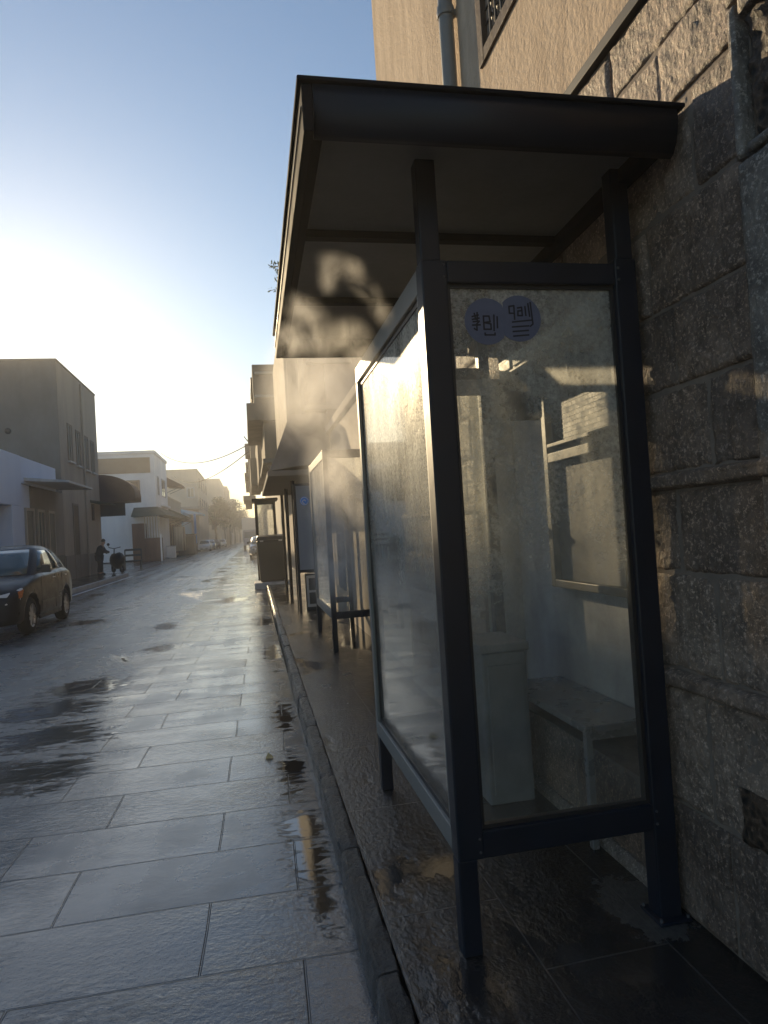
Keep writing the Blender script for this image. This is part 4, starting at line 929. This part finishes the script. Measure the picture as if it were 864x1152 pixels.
    for sx in (1, -1):
        for nm, t0, t1, c0, c1 in (('side_window', .13, .485, .20, .47), ('side_window', .515, .86, .50, .80)):
            rows = []
            for iz, z in enumerate((1.10, 1.20, 1.31, 1.41, 1.48)):
                _, yf, yr, wf, wr = rr_at(z); L0 = 1.12; yA = 1.12+(3.86-1.12)*t0; yB = 1.12+(3.86-1.12)*t1
                yA2 = max(yA, yf+.17); yB2 = min(yB, yr-.26)
                row = []
                for s_ in (0, .5, 1):
                    yy = yA2+(yB2-yA2)*s_; tt = (yy-yf-.14)/max(.01, (yr-yf-.26)); ww = wf+(max(wf, wr)*1.01-wf)*min(1, tt*2) if tt < .5 else max(wf, wr)*1.01+(wr-max(wf, wr)*1.01)*(tt-.5)*2
                    row.append((sx*(ww+.006), yy, z))
                rows.append(row)
            vv = [p for r0 in rows for p in r0]; q = MB(); q.add(vv, [(i*3+j, i*3+j+1, (i+1)*3+j+1, (i+1)*3+j) for i in range(4) for j in range(2)], 0, True)
            o = q.build(nm, M['carglass'], car); o.modifiers.new('s', 'SOLIDIFY').thickness = .006
        # mirror
        q = MB(); q.tube([(sx*.80, 1.40, 1.10), (sx*.93, 1.38, 1.13)], .025, 8); q.hexa([(sx*.90, 1.32, 1.06), (sx*1.06, 1.35, 1.06), (sx*1.06, 1.43, 1.06), (sx*.90, 1.43, 1.06)], [(sx*.90, 1.33, 1.21), (sx*1.04, 1.36, 1.20), (sx*1.04, 1.43, 1.20), (sx*.90, 1.43, 1.21)])
        q.build('wing_mirror', M['black'], car, .02, 3)
        for yy in (2.12, 2.98): MB().box(sx*.893-.012, sx*.893+.012, yy, yy+.16, .925, .95).build('door_handle', M['rim'], car, .006)
        MB().box(sx*.895-.01, sx*.895+.012, 1.3, 2.75, .50, .53).build('side_trim', M['black'], car, .004)
        for yy in (1.33, 2.27, 2.78): MB().box(sx*.893-.004, sx*.893+.0045, yy, yy+.008, .34, 1.0).build('door_seam', M['black'], car)
        MB().box(sx*.87-.02, sx*.87+.012, 1.2, 2.7, .215, .28).build('sill', M['black'], car, .008)
        # headlight: curved block wrapping the corner
        q = MB(); q.hexa([(sx*.40, -.02, .56), (sx*.70, .01, .58), (sx*.85, .24, .63), (sx*.50, .30, .63)], [(sx*.38, .02, .72), (sx*.68, .07, .77), (sx*.872, .36, .85), (sx*.50, .40, .83)]); q.build('headlight', M['lens'], car, .02, 3)
        q = MB(); q.hexa([(sx*.80, .15, .66), (sx*.868, .26, .68), (sx*.84, .36, .70), (sx*.78, .3, .70)], [(sx*.80, .20, .78), (sx*.882, .34, .82), (sx*.84, .40, .82), (sx*.78, .34, .80)]); q.build('indicator', M['amber'], car, .01)
        MB().lathe([(0, -.02), (.05, -.02), (.05, .03)], (sx*.60, .035, .42), 'y', 16).build('fog_light', M['lens'], car)
        q = MB(); q.hexa([(sx*.62, 3.94, .72), (sx*.80, 3.88, .72), (sx*.80, 3.8, .72), (sx*.62, 3.8, .72)], [(sx*.60, 3.92, .98), (sx*.78, 3.86, 1.0), (sx*.78, 3.75, 1.0), (sx*.60, 3.8, .98)]); q.build('tail_light', M['amber'], car, .01)
        for yy in (FW, RW):
            q = MB(); q.lathe([(.21, -.10), (.27, -.10), (.31, -.085), (WR, -.05), (WR, .05), (.31, .085), (.27, .10), (.21, .10)], (sx*.775, yy, WR), 'x', 36)
            wh = q.build('wheel', M['rubber'], car)
            q = MB(); xo = sx*.845; q.lathe([(.212, -sx*.10), (.225, 0), (.205, 0), (.195, -sx*.03)], (xo+sx*.025, yy, WR), 'x', 32)
            q.lathe([(0, .0), (.05, 0), (.055, -sx*.02)], (xo+sx*.015, yy, WR), 'x', 16)
            for i in range(7):
                t = 2*math.pi*i/7; d = Vector((0, math.cos(t), math.sin(t))); e = Vector((0, -math.sin(t), math.cos(t)))
                c0 = Vector((xo, yy, WR)); q.hexa([c0+d*.03-e*.026, c0+d*.205-e*.018, c0+d*.205+e*.018, c0+d*.03+e*.026], [c0+Vector((sx*.018, 0, 0))+d*.03-e*.022, c0+Vector((sx*.01, 0, 0))+d*.205-e*.014, c0+Vector((sx*.01, 0, 0))+d*.205+e*.014, c0+Vector((sx*.018, 0, 0))+d*.03+e*.022])
            q.build('rim', M['rim'], wh)
            MB().lathe([(0, 0), (.2, 0)], (xo-sx*.045, yy, WR), 'x', 24).build('brake_disc', M['lead'], wh)
    MB().box(-.38, .38, .01, .05, .54, .66).build('grille', M['black'], car, .01)
    MB().box(-.5, .5, .0, .05, .30, .42).build('air_intake', M['black'], car, .01)
    MB().box(-.24, .24, -.012, .0, .43, .53).build('number_plate', M['sign_white'], car)
    for sx in (1, -1): MB().tube([(sx*.05, 1.10, 1.05), (sx*.55, 1.17, 1.10)], .008, 5).build('wiper', M['black'], car)
    car.location = loc
    return car
car = make_car(M['carpaint'], 'dark hatchback parked facing the camera beside the left kerb', (-4.86, 12.62, 0))
car.scale = (1.0, .98, 1.02)
def recar(loc, rz, lab, mat, sc=1.):
    c = copy_tree(car); c.location = loc; c.rotation_euler = (0, 0, rz); c['label'] = lab; c.scale = (sc, sc, sc)
    for ch in bpy.data.objects:
        if ch.parent == c and ch.name.split('.')[0] in ('body', 'cabin'):
            ch.material_slots[0].link = 'OBJECT'; ch.material_slots[0].material = mat
    return c
recar((-6.4, 96, 0), 0, 'light car parked on the left just past the blue banner', M['carpaint_white'])
recar((-6.3, 106, 0), 0, 'grey car parked on the left behind the light one', M['carpaint_grey'])
recar((-6.1, 118, 0), 0, 'dark car parked on the left under the hazy trees', M['carpaint'])
recar((-5.6, 134, 0), 0, 'farthest pale car on the left under the trees', M['carpaint_white'])
recar((.75, 50, 0), 0, 'grey car facing the camera on the right beyond the bin', M['carpaint_grey'])
recar((.9, 57, 0), 0, 'dark car tucked behind the grey one on the right', M['carpaint'])
tk = thing('parked_truck', 'pale box truck standing far down the right side of the street', 'truck', (.2, 92, 0))
a = on_y(271.5, 583, 92); b = on_y(285, 610, 92)
MB().box(a.x, a.x+2.3, 93.5, 98.5, .9, a.z).build('cargo_box', M['carpaint_white'], tk, .05)
MB().hexa([(a.x+.1, 91.9, .5), (a.x+2.2, 91.9, .5), (a.x+2.2, 93.4, .5), (a.x+.1, 93.4, .5)], [(a.x+.15, 92.5, 2.5), (a.x+2.15, 92.5, 2.5), (a.x+2.15, 93.4, 2.6), (a.x+.15, 93.4, 2.6)]).build('cab', M['carpaint_grey'], tk, .06)
MB().hexa([(a.x+.25, 92.12, 1.5), (a.x+2.05, 92.12, 1.5), (a.x+2.05, 92.3, 1.5), (a.x+.25, 92.3, 1.5)], [(a.x+.28, 92.40, 2.35), (a.x+2.0, 92.40, 2.35), (a.x+2.0, 92.5, 2.35), (a.x+.28, 92.5, 2.35)]).build('windscreen', M['carglass'], tk)
for xx in (a.x+.25, a.x+2.05):
    for yy in (92.8, 97.3): MB().lathe([(0, -.13), (.42, -.13), (.45, 0), (.42, .13), (0, .13)], (xx, yy, .45), 'x', 20).build('wheel', M['rubber'], tk)

# ------------------------------------------------------------ person, scooter, bench
def skin_body(name, joints, edges, radii, mat, parent, base, levels=2):
    me = bpy.data.meshes.new(name); me.from_pydata([tuple(Vector(j)-Vector(base)) for j in joints], edges, []); me.update()
    o = bpy.data.objects.new(name, me); COL.objects.link(o); me.materials.append(mat)
    sk = o.modifiers.new('skin', 'SKIN'); sk.use_smooth_shade = True
    for i, r in enumerate(radii): me.skin_vertices[0].data[i].radius = (r[0], r[1]) if isinstance(r, tuple) else (r, r)
    me.skin_vertices[0].data[0].use_root = True
    ss = o.modifiers.new('sub', 'SUBSURF'); ss.levels = ss.render_levels = levels
    dg = bpy.context.evaluated_depsgraph_get(); m2 = bpy.data.meshes.new_from_object(o.evaluated_get(dg)); o.modifiers.clear(); o.data = m2
    if parent: o.parent = parent
    else: o.location = base
    return o
bx, by = -7.42, 35.6
ps = thing('person', 'person in dark coat and trousers leaning towards the scooter by the beige house', 'person', (bx, by, K))
J = [(0, 0, .92), (.0, 0, 1.05), (.05, 0, 1.25), (.12, 0, 1.42), (.17, 0, 1.50), (.22, 0, 1.57), (.25, 0, 1.66),          # pelvis..head
     (.10, -.17, 1.40), (.24, -.21, 1.16), (.44, -.16, 1.05), (.10, .17, 1.40), (.26, .20, 1.15), (.46, .14, 1.08),       # arms
     (-.01, -.10, .86), (.02, -.11, .50), (-.05, -.11, .10), (.10, -.11, .05), (.0, .10, .86), (.05, .13, .50), (.02, .13, .10), (.17, .14, .05)]
J = [(bx+a, by+b, K+c) for a, b, c in J]
E_ = [(0, 1), (1, 2), (2, 3), (3, 4), (4, 5), (5, 6), (3, 7), (7, 8), (8, 9), (3, 10), (10, 11), (11, 12), (0, 13), (13, 14), (14, 15), (15, 16), (0, 17), (17, 18), (18, 19), (19, 20)]
Rr = [.15, .15, .16, .14, .065, .09, .085, .075, .055, .04, .075, .055, .04, .105, .075, .05, .045, .105, .075, .05, .045]
skin_body('body', J, E_, Rr, M['skin'], ps, (bx, by, K))
# coat and trousers as slightly larger shells
skin_body('coat', [J[i] for i in (0, 1, 2, 3, 7, 8, 9, 10, 11, 12)]+[(bx-.01, by, K+.72)], [(0, 1), (1, 2), (2, 3), (3, 4), (4, 5), (5, 6), (3, 7), (7, 8), (8, 9), (0, 10)], [.19, .18, .19, .16, .10, .08, .06, .10, .08, .06, .18], M['cloth'], ps, (bx, by, K))
skin_body('trousers', [J[i] for i in (0, 13, 14, 15, 17, 18, 19)], [(0, 1), (1, 2), (2, 3), (0, 4), (4, 5), (5, 6)], [.17, .12, .095, .075, .12, .095, .075], M['cloth'], ps, (bx, by, K))
hd = MB(); hc = Vector((bx+.235, by, K+1.64))
hd.add([(hc.x+.10*math.cos(u)*math.cos(v)-.02, hc.y+.092*math.sin(u)*math.cos(v), hc.z+.03+.115*math.sin(v)) for v in [R(q) for q in range(-20, 91, 22)] for u in [2*math.pi*i/14 for i in range(14)]], [(a*14+b, a*14+(b+1) % 14, (a+1)*14+(b+1) % 14, (a+1)*14+b) for a in range(5) for b in range(14)], 0, True)
hd.build('hair', M['hair'], ps)
for (a, b) in ((15, 16), (19, 20)):
    p0 = Vector(J[a]); m_ = MB(); m_.hexa([(p0.x-.06, p0.y-.045, K), (p0.x+.22, p0.y-.04, K), (p0.x+.22, p0.y+.04, K), (p0.x-.06, p0.y+.045, K)], [(p0.x-.05, p0.y-.04, K+.11), (p0.x+.17, p0.y-.03, K+.07), (p0.x+.17, p0.y+.03, K+.07), (p0.x-.05, p0.y+.04, K+.11)]); m_.build('shoe', M['black'], ps, .02)
sc_ = thing('scooter', 'dark covered scooter parked on the pavement next to the person', 'scooter', (-6.7, 36.3, K))
sc_.rotation_euler = (0, 0, R(-58)); sc_.location = (-6.75, 36.4, K)
sx0, sy0 = -6.75, 36.4
for dx, nm in ((-.5, 'wheel'), (.58, 'wheel')): MB().lathe([(.12, -.04), (.2, -.05), (.235, 0), (.2, .05), (.12, .04)], (sx0+dx, sy0, K+.235), 'y', 22).build(nm, M['rubber'], sc_)
q = MB(); rows = []
for (x, zc, hh, ww) in ((-.55, .72, .16, .14), (-.38, .66, .36, .24), (-.12, .60, .40, .27), (.12, .62, .42, .28), (.34, .66, .40, .26), (.56, .68, .30, .2), (.66, .7, .12, .1)):
    rows.append([(sx0+x, sy0+ww*math.cos(t), K+zc+hh*math.sin(t)) for t in [2*math.pi*i/12 for i in range(12)]])
vv = [p for r0 in rows for p in r0]; q.add(vv, [(i*12+j, i*12+(j+1) % 12, (i+1)*12+(j+1) % 12, (i+1)*12+j) for i in range(6) for j in range(12)], 0, True); q.add(rows[0], [tuple(range(12))]); q.add(rows[-1], [tuple(range(12))]); q.build('body', M['black'], sc_)
q = MB(); q.tube([(sx0-.5, sy0, K+.24), (sx0-.38, sy0, K+.9), (sx0-.3, sy0, K+1.25)], .03, 8); q.tube([(sx0-.22, sy0-.3, K+1.32), (sx0-.32, sy0, K+1.25), (sx0-.22, sy0+.3, K+1.32)], .02, 8); q.build('handlebar', M['black'], sc_)
MB().lathe([(0, -.02), (.07, 0), (.075, .02)], (sx0-.25, sy0-.32, K+1.48), 'x', 14).build('mirror', M['black'], sc_)
MB().tube([(sx0-.25, sy0-.3, K+1.32), (sx0-.25, sy0-.32, K+1.48)], .01, 6).build('mirror_stalk', M['black'], sc_)
bc = thing('street_bench', 'dark slatted bench against the white wall behind the scooter', 'bench', (-7, 44, 0))
x0, x1, yy = -7.55, -6.55, 42.6
for xx in (x0, x1-.06): MB().box(xx, xx+.06, yy, yy+.5, 0, .50).build('leg', M['dark_door'], bc); MB().box(xx, xx+.06, yy+.44, yy+.5, .50, 1.25).build('back_post', M['dark_door'], bc)
MB().box(x0, x1, yy-.02, yy+.52, .502, .58).build('seat', M['dark_door'], bc)
for zz in (.82, 1.15): MB().box(x0+.06, x1-.06, yy+.46, yy+.49, zz, zz+.12).build('back_slat', M['dark_door'], bc)

# ------------------------------------------------------------ hills far away
hl = MB(); n = 60; vs = []
for i in range(n+1):
    x = -470+940*i/n; h = 9+10*noise.noise(Vector((x*.006, 1, 0)))+3*noise.noise(Vector((x*.03, 2, 0)))
    vs += [(x, 560, -1), (x, 600, h*.6), (x, 650, h), (x, 690, -1)]
hl.add(vs, [(i*4+j, i*4+j+1, i*4+j+5, i*4+j+4) for i in range(n) for j in range(3)], 0, True); struct(hl.build('hills', M['ground']))

# ------------------------------------------------------------ haze and steam
HAZE = .0025
hz = MB().box(-482, 482, -62, 702, -1.1, 16.2).build('haze', []); k = N('haze_air')
pv_ = k.n('ShaderNodeVolumePrincipled', **{'Color': (.95, .93, .90, 1), 'Density': HAZE, 'Anisotropy': .45}); k.link(pv_.outputs[0], k.out.inputs['Volume'])
hz.data.materials.append(k.m); hz['kind'] = 'stuff'
def steam_mat(dens, seed):
    k = N('steam_cloud')
    ln = k.n('ShaderNodeVectorMath', operation='LENGTH'); k.link(k.co, ln.inputs[0])
    fall = k.math('POWER', k.math('MAXIMUM', k.math('SUBTRACT', 1., ln.outputs['Value']), 0.), 1.6)
    P = k.n('ShaderNodeNewGeometry').outputs['Position']
    a = k.noise(4.2 if seed else 13., 8, .72, k.mapping((1, .6, .6), (0, R(35), 0), loc=(seed, 0, 0), co=P), .6)
    d = k.math('MULTIPLY', k.ramp(a, [(.38, 0.), (.66, 1.)]), k.math('MULTIPLY', fall, dens))
    v = k.n('ShaderNodeVolumePrincipled', **{'Color': (.97, .95, .92, 1), 'Anisotropy': .35}); k.link(d, v.inputs['Density']); k.link(v.outputs[0], k.out.inputs['Volume']); return k.m
SM = [steam_mat(8., 0), steam_mat(7., 3.1)]
def steam(px, py, Y, rx, ry, rz, rot, mi, lab):
    c = on_y(px, py, Y); q = MB(); q.lathe([(math.cos(R(t)), math.sin(R(t))) for t in range(-90, 91, 15)], (0, 0, 0), 'z', 16)
    o = q.build('steam', SM[mi]); o.location = c; o.scale = (rx, ry, rz); o.rotation_euler = (0, R(rot), 0); tag(o, None, None, None, 'stuff'); return o
for (a, b, Y, rx, ry, rz, rot, mi) in [(383, 300, 2.1, .10, .08, .05, 15, 0), (370, 315, 2.1, .055, .08, .06, 0, 0), (408, 322, 2.15, .10, .08, .045, 40, 0), (428, 350, 2.2, .08, .08, .045, 60, 0), (400, 300, 2.1, .05, .06, .035, 30, 0),
        (345, 352, 2.5, .13, .13, .07, 30, 0), (350, 382, 2.6, .16, .15, .09, 20, 0), (392, 378, 2.6, .13, .15, .09, 0, 0), (325, 385, 2.7, .10, .15, .09, 0, 0), (405, 405, 2.7, .10, .15, .09, 0, 0),
        (390, 440, 4.4, .36, .4, .45, 0, 1), (345, 440, 5.2, .45, .5, .55, 0, 1), (380, 560, 6.0, .40, .5, .85, 0, 1), (385, 640, 6.4, .40, .5, .5, 0, 1)]:
    steam(a, b, Y, rx, ry, rz, rot, mi, '')

# ------------------------------------------------------------ light, sky, camera
EL, AZ_ = R(15.4), R(-17.3)
sd = Vector((math.sin(AZ_)*math.cos(EL), math.cos(AZ_)*math.cos(EL), math.sin(EL)))
L = bpy.data.lights.new('sun', 'SUN'); L.energy = 5.0; L.angle = R(.6); L.color = (1., .77, .46)
lo = bpy.data.objects.new('sun', L); COL.objects.link(lo); lo.rotation_euler = sd.to_track_quat('Z', 'Y').to_euler(); lo.location = (0, 0, 20)
W = bpy.data.worlds.new('World'); S.world = W; W.use_nodes = True; t = W.node_tree; t.nodes.clear()
sky = t.nodes.new('ShaderNodeTexSky'); sky.sky_type = 'NISHITA'; sky.sun_disc = False; sky.sun_elevation = EL; sky.sun_rotation = AZ_; sky.dust_density = .28; sky.air_density = 1.2; sky.ozone_density = 2.6
bg = t.nodes.new('ShaderNodeBackground'); bg.inputs[1].default_value = .10
ou = t.nodes.new('ShaderNodeOutputWorld'); hs_ = t.nodes.new('ShaderNodeHueSaturation'); hs_.inputs['Saturation'].default_value = 1.08; t.links.new(sky.outputs[0], hs_.inputs['Color']); t.links.new(hs_.outputs[0], bg.inputs[0]); t.links.new(bg.outputs[0], ou.inputs[0])
cam = bpy.data.cameras.new('camera'); cam.sensor_fit = 'VERTICAL'; cam.sensor_height = 36; cam.lens = F/1152*36; cam.clip_end = 3000; cam.clip_start = .05
co = bpy.data.objects.new('camera', cam); COL.objects.link(co)
co.matrix_world = Matrix.Translation((0, 0, H)) @ CM.to_4x4()
S.camera = co
vs_ = S.view_settings; vs_.view_transform = 'Standard'; vs_.look = 'None'; vs_.gamma = 1; vs_.exposure = .5; vs_.use_curve_mapping = False
cy = S.cycles; cy.use_denoising = True; cy.max_bounces = 10; cy.transparent_max_bounces = 24; cy.diffuse_bounces = 3; cy.glossy_bounces = 4; cy.volume_bounces = 1
cy.volume_step_rate = 2.0; cy.volume_max_steps = 128
cy.sample_clamp_indirect = 6
